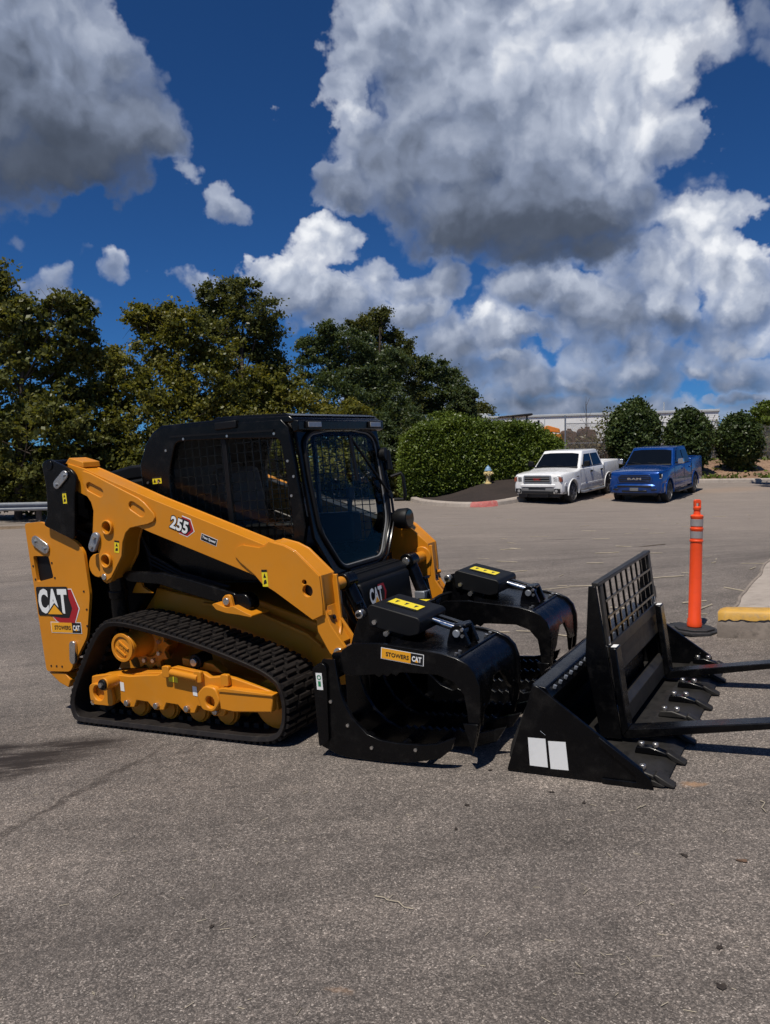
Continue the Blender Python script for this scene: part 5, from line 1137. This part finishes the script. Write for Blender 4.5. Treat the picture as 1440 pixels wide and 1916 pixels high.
# hydrant
hp = Vector((at(913, 913, 34).x, 34.0, 0)); hp.z = mulch_z(hp.x, hp.y)-.03
hy = thing('fire_hydrant', 'cream fire hydrant with pale blue cap in front of the hedge', 'hydrant', Matrix.Translation(hp))
part('barrel', lathe([(.15, 0), (.16, .03), (.16, .05), (.10, .07), (.095, .30), (.10, .36), (.14, .40), (.145, .44), (.12, .47), (.11, .56)], 22), M['hyd_body'], hy)
part('bonnet', lathe([(.11, .56), (.165, .565), (.165, .60), (.13, .62), (.11, .69), (.07, .745), (.035, .76), (.03, .80), (.012, .81)], 22), M['hyd_cap'], hy)
for a, r in ((-2.5, .075), (-.4, .075), (-1.45, .10)):
    d = Vector((math.cos(a), math.sin(a), 0)); nz = part('nozzle', cyl(Vector((0, 0, .46))+d*.08, Vector((0, 0, .46))+d*.20, r, n=16), M['hyd_body'], hy, .008); part('nozzle_nut', cyl(Vector((0, 0, .46))+d*.20, Vector((0, 0, .46))+d*.24, .025, n=5), M['hyd_body'], nz)

# ------------------------------------------------------------------ foliage
def leaf_mesh(name, C, size, mat, up=.75, aspect=1.5):
    """One folded leaf-shaped face pair per centre, scattered orientation; C (n,3), size (n,)."""
    n = len(C); r = rng.normal(size=(n, 3)); r[:, 2] += up; nr = r/np.linalg.norm(r, axis=1)[:, None]
    a = rng.normal(size=(n, 3)); t = a-(a*nr).sum(1)[:, None]*nr; t /= np.linalg.norm(t, axis=1)[:, None]; b = np.cross(nr, t)
    s = size[:, None]; L = t*s*.5*aspect; Wd = b*s*.5
    fold = nr*s*.10
    V = np.stack([C-L, C-L*.1+Wd+fold, C+L, C-L*.1-Wd+fold], 1).reshape(-1, 3)
    me = bpy.data.meshes.new(name); me.vertices.add(4*n); me.vertices.foreach_set('co', V.astype(np.float32).ravel())
    me.loops.add(4*n); me.loops.foreach_set('vertex_index', np.arange(4*n, dtype=np.int32))
    me.polygons.add(n); me.polygons.foreach_set('loop_start', np.arange(0, 4*n, 4, dtype=np.int32))
    me.materials.append(mat); me.update(calc_edges=True); return me
def lobe_points(c, R, n_clump, per, spread, shell=.45):
    d = rng.normal(size=(n_clump, 3)); d /= np.linalg.norm(d, axis=1)[:, None]
    rad = shell+(1-shell)*rng.random(n_clump)**.6
    K = np.array(c)+d*rad[:, None]*np.array(R)
    q = rng.normal(size=(n_clump*per, 3)); q *= (rng.random((n_clump*per, 1))**.35)*.8
    tilt = np.repeat(rng.normal(size=(n_clump, 2))*.35, per, 0); sc = np.repeat(.65+.7*rng.random(n_clump), per)[:, None]
    q = q*np.array([1.35, 1.2, .62])*sc; q[:, 2] += (q[:, :2]*tilt).sum(1)
    P = np.repeat(K, per, 0)+q*spread
    return P
def tree(name, label, trunk_px, depth, lobes, mat, leaf=.17, dens=1.0, cat='tree', group=None, base_z=None, aspect=1.5, spread=.30, ydepth=.75, trunk_r=.16):
    bx = at(trunk_px, 900, depth).x; bz = ground_z(bx, depth)-.3 if base_z is None else base_z
    base = Vector((bx, depth, bz))
    t = thing(name, label, cat, Matrix.Translation(base), group=group)
    pts = []; limbs = []; cent = []
    for (px, py, rx, rz) in lobes:
        dy = rng.normal()*depth*.018; c = at(px, py, depth+dy); Rx, Rz = rx/FPX*depth, rz/FPX*depth; Ry = max(Rx, Rz)*ydepth
        cent.append((c, (Rx+Rz)/2))
        ncl = max(10, int(dens*16*Rx*Rz+12)); per = 130
        pts.append(lobe_points(c, (Rx, Ry, Rz), ncl, per, spread*min(1.0, .45+.3*(Rx+Rz)/2)))
    P = np.concatenate(pts)-np.array(base)
    keep = P[:, 2] > .05; P = P[keep]
    sz = leaf*.52*(.5+.9*rng.random(len(P)))
    cr_ = link('crown', leaf_mesh('crown', P, sz, mat, aspect=aspect), t)
    top = max(c.z for c, _ in cent)
    ax = sum((c.x for c, _ in cent))/len(cent)
    tp = [base, base+Vector(((ax-bx)*.15, .1, (top-bz)*.3)), base+Vector(((ax-bx)*.5, -.1, (top-bz)*.6)), base+Vector(((ax-bx)*.8, .05, (top-bz)*.92))]
    rel = lambda q: tuple(Vector(q)-base)
    part('trunk', tube([rel(q) for q in tp], [trunk_r, trunk_r*.8, trunk_r*.5, trunk_r*.15], 9), M['wood'], t)
    for c, R in cent:
        f = min(.85, max(.15, (c.z-bz)/(top-bz)*.75)); k = f*3; i = min(2, int(k)); s = tp[i].lerp(tp[i+1], k-i)
        mid = s.lerp(c, .5)+Vector((0, 0, -.12*R)); r0 = trunk_r*.42*(1-f*.5)
        lb = part('limb', tube([rel(s), rel(mid), rel(c), rel(c+Vector((0, 0, R*.5)))], [r0, r0*.7, r0*.4, r0*.15], 7), M['wood'], t)
        tw = []
        for _ in range(5):
            e = c+Vector(tuple(rng.normal(size=3)*R*.55)); tw.append(tube([rel(mid.lerp(c, .6)), rel(c.lerp(e, .5)), rel(e)], [r0*.3, r0*.2, r0*.08], 5))
        tag(part('twigs', join(*tw), M['wood'], lb), kind='stuff')
    return t
WG = 'trees behind the loader'
tree('sycamore_tree', 'broad leafed tree at the left edge behind the guardrail', 30, 31.5, [(-20, 540, 50, 50), (40, 605, 66, 52), (110, 585, 42, 36), (150, 590, 28, 28), (150, 645, 34, 34), (70, 660, 80, 40), (-10, 620, 60, 80), (30, 730, 95, 70), (115, 745, 70, 60), (50, 830, 120, 80), (-40, 830, 80, 90), (150, 830, 80, 70), (60, 900, 130, 55)], M['leaf_syc'], .235, .62, group=WG)
tree('sapling_maple', 'low yellowish tree between the left edge tree and the wide leafy tree', 215, 33, [(208, 672, 24, 28), (190, 710, 45, 45), (235, 700, 36, 36), (180, 780, 70, 65), (250, 770, 60, 60), (200, 850, 90, 60), (290, 840, 70, 60), (240, 900, 110, 45)], M['leaf_yel'], .20, .66, group=WG)
tree('maple_tree', 'wide leafy tree rising straight above the loader cab rear', 330, 34.5, [(262, 590, 26, 22), (305, 590, 36, 28), (345, 610, 40, 32), (285, 640, 42, 42), (335, 660, 60, 50), (395, 650, 50, 44), (300, 720, 62, 52), (380, 720, 72, 56), (340, 790, 90, 50), (425, 790, 70, 50), (330, 850, 100, 50)], M['leaf_yel'], .20, .72, group=WG)
tree('poplar_tree', 'tall dark poplar with twin tops above the loader cab', 455, 37, [(392, 560, 17, 34), (398, 600, 22, 36), (432, 545, 22, 28), (455, 560, 36, 40), (490, 590, 30, 42), (445, 625, 50, 46), (500, 645, 34, 46), (470, 700, 62, 50), (520, 720, 40, 50), (430, 740, 60, 50), (490, 780, 80, 50), (470, 860, 100, 50)], M['leaf_pop'], .20, .8, group=WG)
tree('yellow_shrub_tree', 'bushy yellow green tree low behind the cab roof', 500, 36, [(480, 730, 50, 46), (540, 740, 46, 44), (450, 790, 50, 40), (570, 775, 56, 40), (520, 800, 80, 40), (600, 810, 60, 40), (650, 780, 40, 30), (560, 860, 120, 45)], M['leaf_yel'], .19, .85, group=WG)
tree('locust_tree', 'feathery green locust tree between the poplar and the dark far tree', 640, 40, [(575, 650, 24, 18), (610, 640, 28, 24), (612, 612, 16, 12), (650, 640, 46, 34), (595, 690, 38, 34), (660, 690, 56, 40), (720, 690, 46, 40), (620, 740, 60, 42), (700, 750, 70, 46), (660, 800, 90, 42), (750, 800, 50, 40), (700, 850, 90, 40)], M['leaf_loc'], .14, 1.25, group=WG, aspect=2.2)
tree('dark_tree', 'dark tall tree behind the feathery locust with a ragged top', 705, 45, [(668, 606, 16, 16), (700, 598, 20, 20), (715, 588, 14, 14), (690, 630, 34, 28), (738, 645, 26, 28), (758, 660, 16, 26), (725, 690, 46, 44), (690, 690, 50, 40), (740, 750, 54, 48), (710, 810, 70, 44)], M['leaf_pop'], .17, 1.3, group=WG)
tree('oak_tree', 'rounded green tree at the right end of the woods above the hedge', 815, 48, [(785, 690, 20, 22), (815, 692, 24, 18), (835, 705, 30, 20), (862, 730, 24, 22), (880, 745, 12, 14), (800, 735, 44, 34), (845, 755, 40, 30), (800, 790, 56, 34), (860, 790, 40, 28), (780, 850, 60, 50)], M['leaf_loc'], .19, 1.5, group=WG)
tree('small_tree', 'small rounded pale green tree peeking over the hedge left end', 822, 41, [(815, 795, 30, 24), (838, 790, 26, 22), (795, 820, 26, 22)], M['leaf_hedge'], .13, 2.2, group=WG, spread=.22)
tree('far_tree', 'tiny far dark tree beyond the hedge left of the white building', 893, 110, [(885, 770, 9, 9), (897, 766, 10, 10), (908, 772, 9, 8), (893, 780, 18, 10)], M['leaf_pop'], .42, .7, base_z=0.0, spread=.7)
tree('far_treeline_tree', 'low far green treetops at the right edge behind the fence', 1400, 75, [(1352, 818, 14, 10), (1385, 812, 22, 12), (1420, 806, 26, 14), (1460, 800, 30, 18), (1400, 828, 50, 12)], M['leaf_pop'], .3, .9, base_z=1.5, spread=.5)
tree('edge_tree', 'leafy branches reaching in at the right edge above the fence', 1520, 34, [(1425, 768, 20, 9), (1440, 764, 18, 12), (1465, 770, 26, 20), (1430, 785, 12, 8), (1500, 760, 40, 34), (1540, 740, 50, 50)], M['leaf_hedge'], .15, 1.1, base_z=.9, trunk_r=.1, spread=.18)
# thicket filling the edge of the woods: nobody could count it
tpts = []
for px in range(-140, 760, 18):
    dpt = 33.5+6.5*sm(60, 700, px)+rng.normal()*.8
    for py in (870, 905, 935):
        c = at(px+rng.normal()*8, py+rng.normal()*10, dpt); gzz = ground_z(c.x, c.y)
        c.z = max(c.z, gzz+.35); tpts.append(lobe_points(c, (.9, .7, .75), 16, 22, .22))
TP = np.concatenate(tpts); und = link('undergrowth', leaf_mesh('undergrowth', TP, .13*(.6+.8*rng.random(len(TP))), M['leaf_syc'])); tag(und, kind='stuff')
# hedge
def shell_points(fn, n):
    return np.array([fn() for _ in range(n)])
hz0 = .15
hg = thing('hedge', 'big clipped green hedge behind the fire hydrant', 'hedge', off=(4.0, 36.3, .3))
HX0, HX1, HY0, HY1, HT = .95, 7.6, 34.6, 38.2, 3.15
def hedge_top(x): return HT+.22*math.sin((x-.9)*.62)+.10*math.sin(x*2.3)-.55*sm(1.7, .9, x)-.35*sm(6.7, 7.6, x)
def hedge_pt():
    u = rng.random()
    if u < .55:
        x = HX0+(HX1-HX0)*rng.random(); b = max(.12, mulch_z(x, 35) if False else .12); z = b+(hedge_top(x)-b)*rng.random()
        y = HY0-.12*math.sin(x*1.9)+.35*((z-1.7)/1.6)**2+.25*sm(1.8, .9, x)
    elif u < .80:
        x = HX0+(HX1-HX0)*rng.random(); y = HY0+.1+(HY1-HY0)*rng.random(); z = hedge_top(x)-.12*(abs(y-36.4)/1.8)**3
    elif u < .92: x = HX0-.12*math.sin(rng.random()*3); z = .12+(hedge_top(HX0)-.12)*rng.random(); y = HY0+.2+(HY1-HY0)*rng.random(); x += .25*((z-1.5)/1.5)**2
    else: x = HX1; z = .3+(hedge_top(HX1)-.3)*rng.random(); y = HY0+.2+(HY1-HY0)*rng.random()
    if rng.random() < .10: z += .16*rng.random(); y -= .14*rng.random()
    return (x, y, z)
hp_ = shell_points(hedge_pt, 3000); HP = np.repeat(hp_, 34, 0)+rng.normal(size=(3000*34, 3))*np.array([.12, .10, .11])
link('foliage', leaf_mesh('foliage', HP-np.array([4.0, 36.3, .3]), .072*(.6+.8*rng.random(len(HP))), M['leaf_hedge']), hg)
core = []
for i in range(15):
    x = HX0+.25+(HX1-HX0-.5)*i/14; zt = hedge_top(x)-.22; core.append([(x, HY0+.28, .2), (x, HY0+.22, 1.2), (x, HY0+.30, zt-.15), (x, HY0+.55, zt), (x, HY1-.4, zt), (x, HY1-.2, .2)])
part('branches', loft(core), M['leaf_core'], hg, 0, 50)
# three round shrubs on the bank
def shrub(label, px, top, w_px, depth, base_py):
    b = at(px, base_py, depth); b.z = bank_z(b.x, b.y)-.05; tz = at(px, top, depth).z; Hh = tz-b.z; Rr = w_px/2/FPX*depth*.88
    t = thing('round_shrub', label, 'shrub', Matrix.Translation(b), group='round shrubs on the bank')
    n = 1100; P = []
    for _ in range(n):
        d = rng.normal(size=3); d /= np.linalg.norm(d); k = .86+.14*rng.random()
        bump_ = 1+.07*math.sin(d[0]*5+px)*math.sin(d[2]*6+1+px)+.05*math.sin(d[1]*7+d[2]*4+px*.3)+(.10*rng.random() if rng.random() < .12 else 0)
        P.append((d[0]*Rr*k*bump_, d[1]*Rr*k*bump_, Hh*.53+d[2]*Hh*.47*k*bump_))
    P = np.repeat(np.array(P), 22, 0)+rng.normal(size=(n*22, 3))*.10
    link('foliage', leaf_mesh('foliage', P, .10*(.6+.8*rng.random(len(P))), M['leaf_bush']), t)
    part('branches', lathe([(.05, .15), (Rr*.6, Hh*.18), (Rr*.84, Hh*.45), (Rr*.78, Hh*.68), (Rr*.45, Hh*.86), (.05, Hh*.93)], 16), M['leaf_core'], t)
    for a in range(3): part('stem', tube([(.08*math.cos(a*2.1), .08*math.sin(a*2.1), -.1), (.15*math.cos(a*2.1), .15*math.sin(a*2.1), Hh*.4)], [.05, .03], 7), M['wood'], t)
shrub('tallest round clipped shrub, between the white and blue pickups', 1185, 755, 103, 38.5, 888)
shrub('round clipped shrub directly behind the blue pickup bed', 1287, 769, 88, 39.5, 885)
shrub('round clipped shrub right of the blue pickup, clear of it', 1382, 777, 84, 40.2, 882)
# weeds along the bank foot
wp = []
for _ in range(160):
    x = rng.uniform(9, 26); y = rng.uniform(37.0, 38.3) if rng.random() < .5 else rng.uniform(38, 44); c = np.array([x, y, bank_z(x, y)+.06]); wp.append(c+rng.normal(size=(10, 3))*np.array([.16, .16, .05]))
WP = np.concatenate(wp); wd = link('weeds', leaf_mesh('weeds', WP, .10*(.5+rng.random(len(WP))), M['leaf_hedge'], aspect=2.5)); tag(wd, kind='stuff')
bp_ = []
for _ in range(150):
    x = rng.uniform(8.6, 27); y = rng.uniform(45.0, 47.5); hh = rng.uniform(.5, 1.7)
    bp_.append(np.array([x, y, bank_z(x, y)+hh*.5])+rng.normal(size=(70, 3))*np.array([.30, .3, hh*.34]))
BP = np.concatenate(bp_); bs_ = link('brush', leaf_mesh('brush', BP, .10*(.5+rng.random(len(BP))), M['leaf_brush'], aspect=2.4)); tag(bs_, kind='stuff')
# bare sapling and a thin leafy one by the fence
def bare(px, py0, py1, depth, label, leaves=0):
    b = at(px, py1, depth); b.z = 1.4; tz = at(px, py0, depth).z-b.z
    t = thing('bare_sapling' if not leaves else 'leafy_sapling', label, 'sapling', Matrix.Translation(b))
    part('stem', tube([(0, 0, 0), (.05, 0, tz*.5), (0, .02, tz)], [.035, .022, .006], 6), M['wood'], t)
    ends = []
    for k in range(9):
        h = tz*(.3+.07*k); a = k*2.4; r_ = .55*(1-.05*k); e = (r_*math.cos(a)*.8, r_*math.sin(a), h+.75*(1-.04*k)); ends.append(e)
        part('twig', tube([(0, 0, h), (e[0]*.6, e[1]*.6, h+.3), e], [.014, .009, .004], 5), M['wood'], t)
    if leaves:
        P = np.concatenate([np.array(e)+rng.normal(size=(leaves, 3))*.22 for e in ends]); link('crown', leaf_mesh('crown', P, .09*(.6+.8*rng.random(len(P))), M['leaf_syc']), t)
bare(1096, 742, 850, 45.5, 'bare leafless sapling behind the fence gate'); bare(1135, 778, 850, 43, 'thin leafy sapling beside the tallest round shrub', 40)
bare(1335, 800, 870, 45, 'thin scrubby sapling between the two right hand shrubs', 26)
# ------------------------------------------------------------------ fence, building and machines behind it
def wire_mat():
    m, N, b, out = new_mat('chain_link_wire'); tc = N.n.new('ShaderNodeTexCoord')
    s = N.n.new('ShaderNodeSeparateXYZ'); N.put(s.inputs[0], tc.outputs['Object'])
    a = N.math('ADD', s.outputs[0], s.outputs[2]); d = N.math('SUBTRACT', s.outputs[0], s.outputs[2])
    w = None
    for q in (a, d):
        p = N.math('PINGPONG', N.math('MULTIPLY', q, 1/.055), .5); k = N.math('LESS_THAN', p, .075); w = k if w is None else N.math('MAXIMUM', w, k)
    b.inputs['Base Color'].default_value = (.22, .23, .24, 1); b.inputs['Metallic'].default_value = .5; b.inputs['Roughness'].default_value = .5
    tr = N.n.new('ShaderNodeBsdfTransparent'); mx = N.n.new('ShaderNodeMixShader'); N.l.new(w, mx.inputs[0]); N.l.new(tr.outputs[0], mx.inputs[1]); N.l.new(b.outputs[0], mx.inputs[2]); N.l.new(mx.outputs[0], out.inputs[0]); return m
M['wire'] = wire_mat()
fz = 1.55; FX = [9.95, 12.6, 15.3, 18.0, 20.7, 23.4, 26.1]; fy = 44.2
fn_ = thing('chain_link_fence', 'chain link fence with barbed wire behind the round shrubs', 'fence', off=(15, fy, fz))
for i, x in enumerate(FX):
    part('post', cyl((x, fy, fz-.3), (x, fy, 4.15 if i == 0 else 3.75), .045 if i == 0 else .03, n=10), M['galv'], fn_)
    if i: part('wire_arm', tube([(x, fy, 3.7), (x+.05, fy-.25, 4.05)], .015, 6), M['galv'], fn_)
part('top_rail', cyl((FX[0], fy, 3.70), (FX[-1], fy, 3.72), .022, n=8), M['galv'], fn_)
part('middle_rail', cyl((FX[0], fy, 2.62), (FX[1], fy, 2.62), .022, n=8), M['galv'], fn_)
for a, b in zip(FX, FX[1:]): part('wire_mesh', ([(a+.03, fy-.03, fz-.1), (b-.03, fy-.03, fz-.1), (b-.03, fy-.03, 3.68), (a+.03, fy-.03, 3.68)], [(0, 1, 2, 3)]), M['wire'], fn_)
for k in range(3): part('barbed_wire', tube([(FX[1], fy-.08-.08*k, 3.82+.11*k), (FX[-1], fy-.08-.08*k, 3.85+.11*k)], .008, 5), M['galv'], fn_)
wa, wb_ = Vector((8.4, 82, 0)), Vector((30.6, 73.7, 0)); wt = (wb_-wa).normalized(); wn = Vector((-wt.y, wt.x, 0)); wl = (wb_-wa).length
WM = Matrix.Identity(4)
for i in range(3): WM[i][0], WM[i][1] = wt[i], wn[i]
WM[0][3], WM[1][3], WM[2][3] = wa.x, wa.y, .5
wh = thing('warehouse', 'long low white metal building beyond the fence', 'building', WM, off=(wl/2, 0, 0))
part('wall', box(0, wl, 0, 14, 0, 5.5), M['siding'], wh)
part('roof_trim', box(-.15, wl+.1, -.12, 14.1, 5.5, 5.72), M['rooftrim'], wh, .03)
for k in range(1, 12): part('wall_rib', box(wl*k/12-.04, wl*k/12+.04, -.045, -.002, .2, 5.45), M['rooftrim'], wh)
part('door', box(wl*.62, wl*.80, -.05, -.003, 0, 3.6), M['rooftrim'], wh); part('door', box(wl*.2, wl*.36, -.05, -.003, 0, 3.6), M['rooftrim'], wh)
part('roof_vent', join(cyl((wl*.80, 1.0, 5.7), (wl*.80, 1.0, 6.6), .05, n=8)), M['rooftrim'], wh)
part('roof_unit', box(wl*.04, wl*.09, .5, 2.0, 5.72, 6.05), M['rooftrim'], wh, .05)
# orange excavator at the gate, half hidden by the hedge
ex = thing('excavator', 'orange machine half hidden between the hedge and the fence gate', 'excavator', off=(9.2, 47, 1.6))
part('counterweight', prism(rpoly([(8.5, 1.7), (8.5, 3.0), (9.0, 3.35), (10.3, 3.2), (10.4, 1.7)], .12), 46.6, 48.6), M['morange'], ex, .04)
part('boom', prism([(8.2, 3.0), (9.6, 3.75), (10.3, 3.55), (10.35, 3.3), (9.6, 3.4), (8.3, 2.7)], 47.2, 47.7), M['morange'], ex, .03)
part('track_unit', prism(rpoly([(7.9, 1.45), (7.9, 1.95), (10.8, 1.95), (10.8, 1.45)], .2), 46.5, 47.1), M['rubber'], ex, .02)
part('machine_lettering', letters('CAT', 9.30, 10.02, 2.42, 2.80, lambda s_, t_: (s_, 46.59, t_), .04), M['white'], ex)
part('dark_cab', box(8.0, 9.0, 47.0, 48.2, 2.2, 3.5), M['satin'], ex, .05)
for (x, z, w, h, nm, lb) in ((10.75, 1.6, .8, 1.9, 'rusty_bucket', 'brown rusty machine bucket just right of the fence gate post'), (11.75, 1.6, .95, 2.0, 'rusty_bucket', 'second brown rusty machine bucket behind the fence mesh')):
    rb = thing(nm, lb, 'machine bucket', off=(x+w/2, 48.5, 1.6), group='rusty buckets in the yard')
    part('shell', prism(rpoly([(x, z), (x-.05, z+h*.9), (x+.05, z+h), (x+w*.9, z+h*.94), (x+w, z+h*.75), (x+w*.98, z)], .08), 48.0, 49.0), M['rusty'], rb, .04)
    part('ear', prism(rpoly([(x+w*.3, z+h*.9), (x+w*.3, z+h*1.05), (x+w*.6, z+h*1.04), (x+w*.6, z+h*.9)], .05), 48.2, 48.35), M['rusty'], rb, .02)
    for k in range(3): part('rib', box(x+w*(.2+.28*k), x+w*(.2+.28*k)+.06, 47.93, 47.995, z+.2, z+h*.85), M['rusty'], rb, .01)
cn = thing('tractor', 'dark tractor canopy showing above the hedge before the white building', 'tractor', off=(7.6, 50, 1.6))
part('canopy', prism([(7.1, 4.35), (7.15, 4.45), (9.05, 4.60), (9.15, 4.52), (9.05, 4.46)], 49.3, 50.8), M['ink'], cn, .03)
for x in (7.9, 8.75): part('canopy_post', box(x, x+.09, 49.5, 49.6, 2.5, 4.45), M['ink'], cn, .01)
part('hood', box(6.6, 8.6, 49.4, 50.6, 1.8, 3.3), M['morange'], cn, .08); part('exhaust', cyl((9.55, 50, 2.0), (9.6, 50, 4.2), .07, n=10), M['ink'], cn)
for x in (6.9, 8.4): part('wheel', cyl((x, 49.2, 2.1), (x, 49.5, 2.1), .55, n=20), M['tyre'], cn, .05)
M['deadleaf'] = paint('dead_leaf_brown', (.030, .022, .017), .8, .3, 40.0)
# ------------------------------------------------------------------ litter on the asphalt
LEAVES = ((874, 1507, .022, 'dark dead leaf on the asphalt left of and below the bucket'), (853, 1552, .018, 'small dark dead leaf on the asphalt, farthest left below the bucket'), (1032, 1483, .020, 'dark dead leaf on the asphalt just under the bucket white stickers'),
    (1092, 1503, .020, 'dark dead leaf on the asphalt below the middle of the bucket side'), (1280, 1602, .020, 'dark dead leaf on the asphalt in the right foreground beside the brown one'), (1388, 1612, .028, 'brownish dead leaf on the asphalt in the right foreground'),
    (1345, 1775, .022, 'dark dead leaf low on the right foreground asphalt, upper of the two there'), (1350, 1848, .026, 'dark dead leaf nearest the bottom right of the asphalt'), (395, 1735, .018, 'lone dark dead leaf on the left foreground asphalt'), (918, 1442, .015, 'tiny dark dead leaf between the grapple and the bucket'))
for i, (px, py, s, lb) in enumerate(LEAVES):
    p = gpix(px, py); r2 = np.random.default_rng(i); s *= .8
    pl = [(s*1.15*math.cos(a)*(.35+.75*r2.random()), s*.75*math.sin(a)*(.35+.75*r2.random())) for a in np.arange(11)*2*math.pi/11]
    lf = thing('dead_leaf', lb, 'leaf', Matrix.Translation(p+Vector((0, 0, .003))) @ Matrix.Rotation(GX, 4, 'Y').inverted() @ Matrix.Rotation(r2.random()*3, 4, 'Z'), group='dead leaves on the asphalt')
    part('blade', mapv(prism(pl, 0, .0012, 'XY'), lambda x, y, z: (x, y, z+9*y*y)), M['rusty'] if i == 5 else M['deadleaf'], lf, 0, 0)
    part('stalk', tube([(0, 0, .002), (s*1.3, s*.3, .003)], .0009, 5), M['deadleaf'], lf)
M['dry'] = paint('dry_twig', (.36, .31, .23), .8, .2, 20.0)
for (px, py, L, a, lb) in ((735, 1690, .20, -.7, 'pale dry twig on the asphalt in the middle foreground'), (1430, 1512, .14, 1.3, 'curled pale dry leaf stalk at the right edge of the asphalt'), (1200, 1512, .06, .5, 'short pale straw on the asphalt right below the bucket'), (1235, 1082, .55, .05, 'thin stick lying right behind the fork backrest'), (1213, 1022, .6, .1, 'dark bent twig lying beyond the fork backrest')):
    p = gpix(px, py); r2 = np.random.default_rng(px)
    tw = thing('twig', lb, 'twig', Matrix.Translation(p+Vector((0, 0, .004))) @ Matrix.Rotation(GX, 4, 'Y').inverted())
    pts_ = [(L*(k/5-.5)*math.cos(a)+r2.normal()*L*.04, L*(k/5-.5)*math.sin(a)+r2.normal()*L*.04, .003) for k in range(6)]
    part('stem', tube(pts_, .0022 if L < .3 else .007, 6), M['dry'] if py != 1022 else M['wood'], tw); part('side_twig', tube([pts_[2], (pts_[2][0]+L*.12, pts_[2][1]+L*.16, .004)], .0015, 5), M['dry'], tw)
sv = []
for _ in range(70):
    px, py = rng.uniform(760, 1440), 960+240*rng.random()**1.4; p = gpix(px, py); L = rng.uniform(.04, .20); a = rng.normal()*.6
    sv.append(tube([(p.x-L*math.cos(a), p.y-L*math.sin(a), p.z+.006), (p.x+L*math.cos(a), p.y+L*math.sin(a), ground_z(p.x+L*math.cos(a), p.y)+.006)], rng.uniform(.003, .008), 4))
for _ in range(90):
    px, py = rng.uniform(0, 1440), rng.uniform(1420, 1910); p = gpix(px, py); L = rng.uniform(.006, .02); a = rng.random()*3
    if 120 < px < 1440 and py < 1480: continue
    sv.append(tube([(p.x-L*math.cos(a), p.y-L*math.sin(a), p.z+.004), (p.x+L*math.cos(a), p.y+L*math.sin(a), p.z+GX*L*2*math.cos(a)+.003)], .0014, 4))
so_ = link('straw_litter', mesh_of('straw_litter', join(*sv), M['dry'], 40)); tag(so_, kind='stuff')
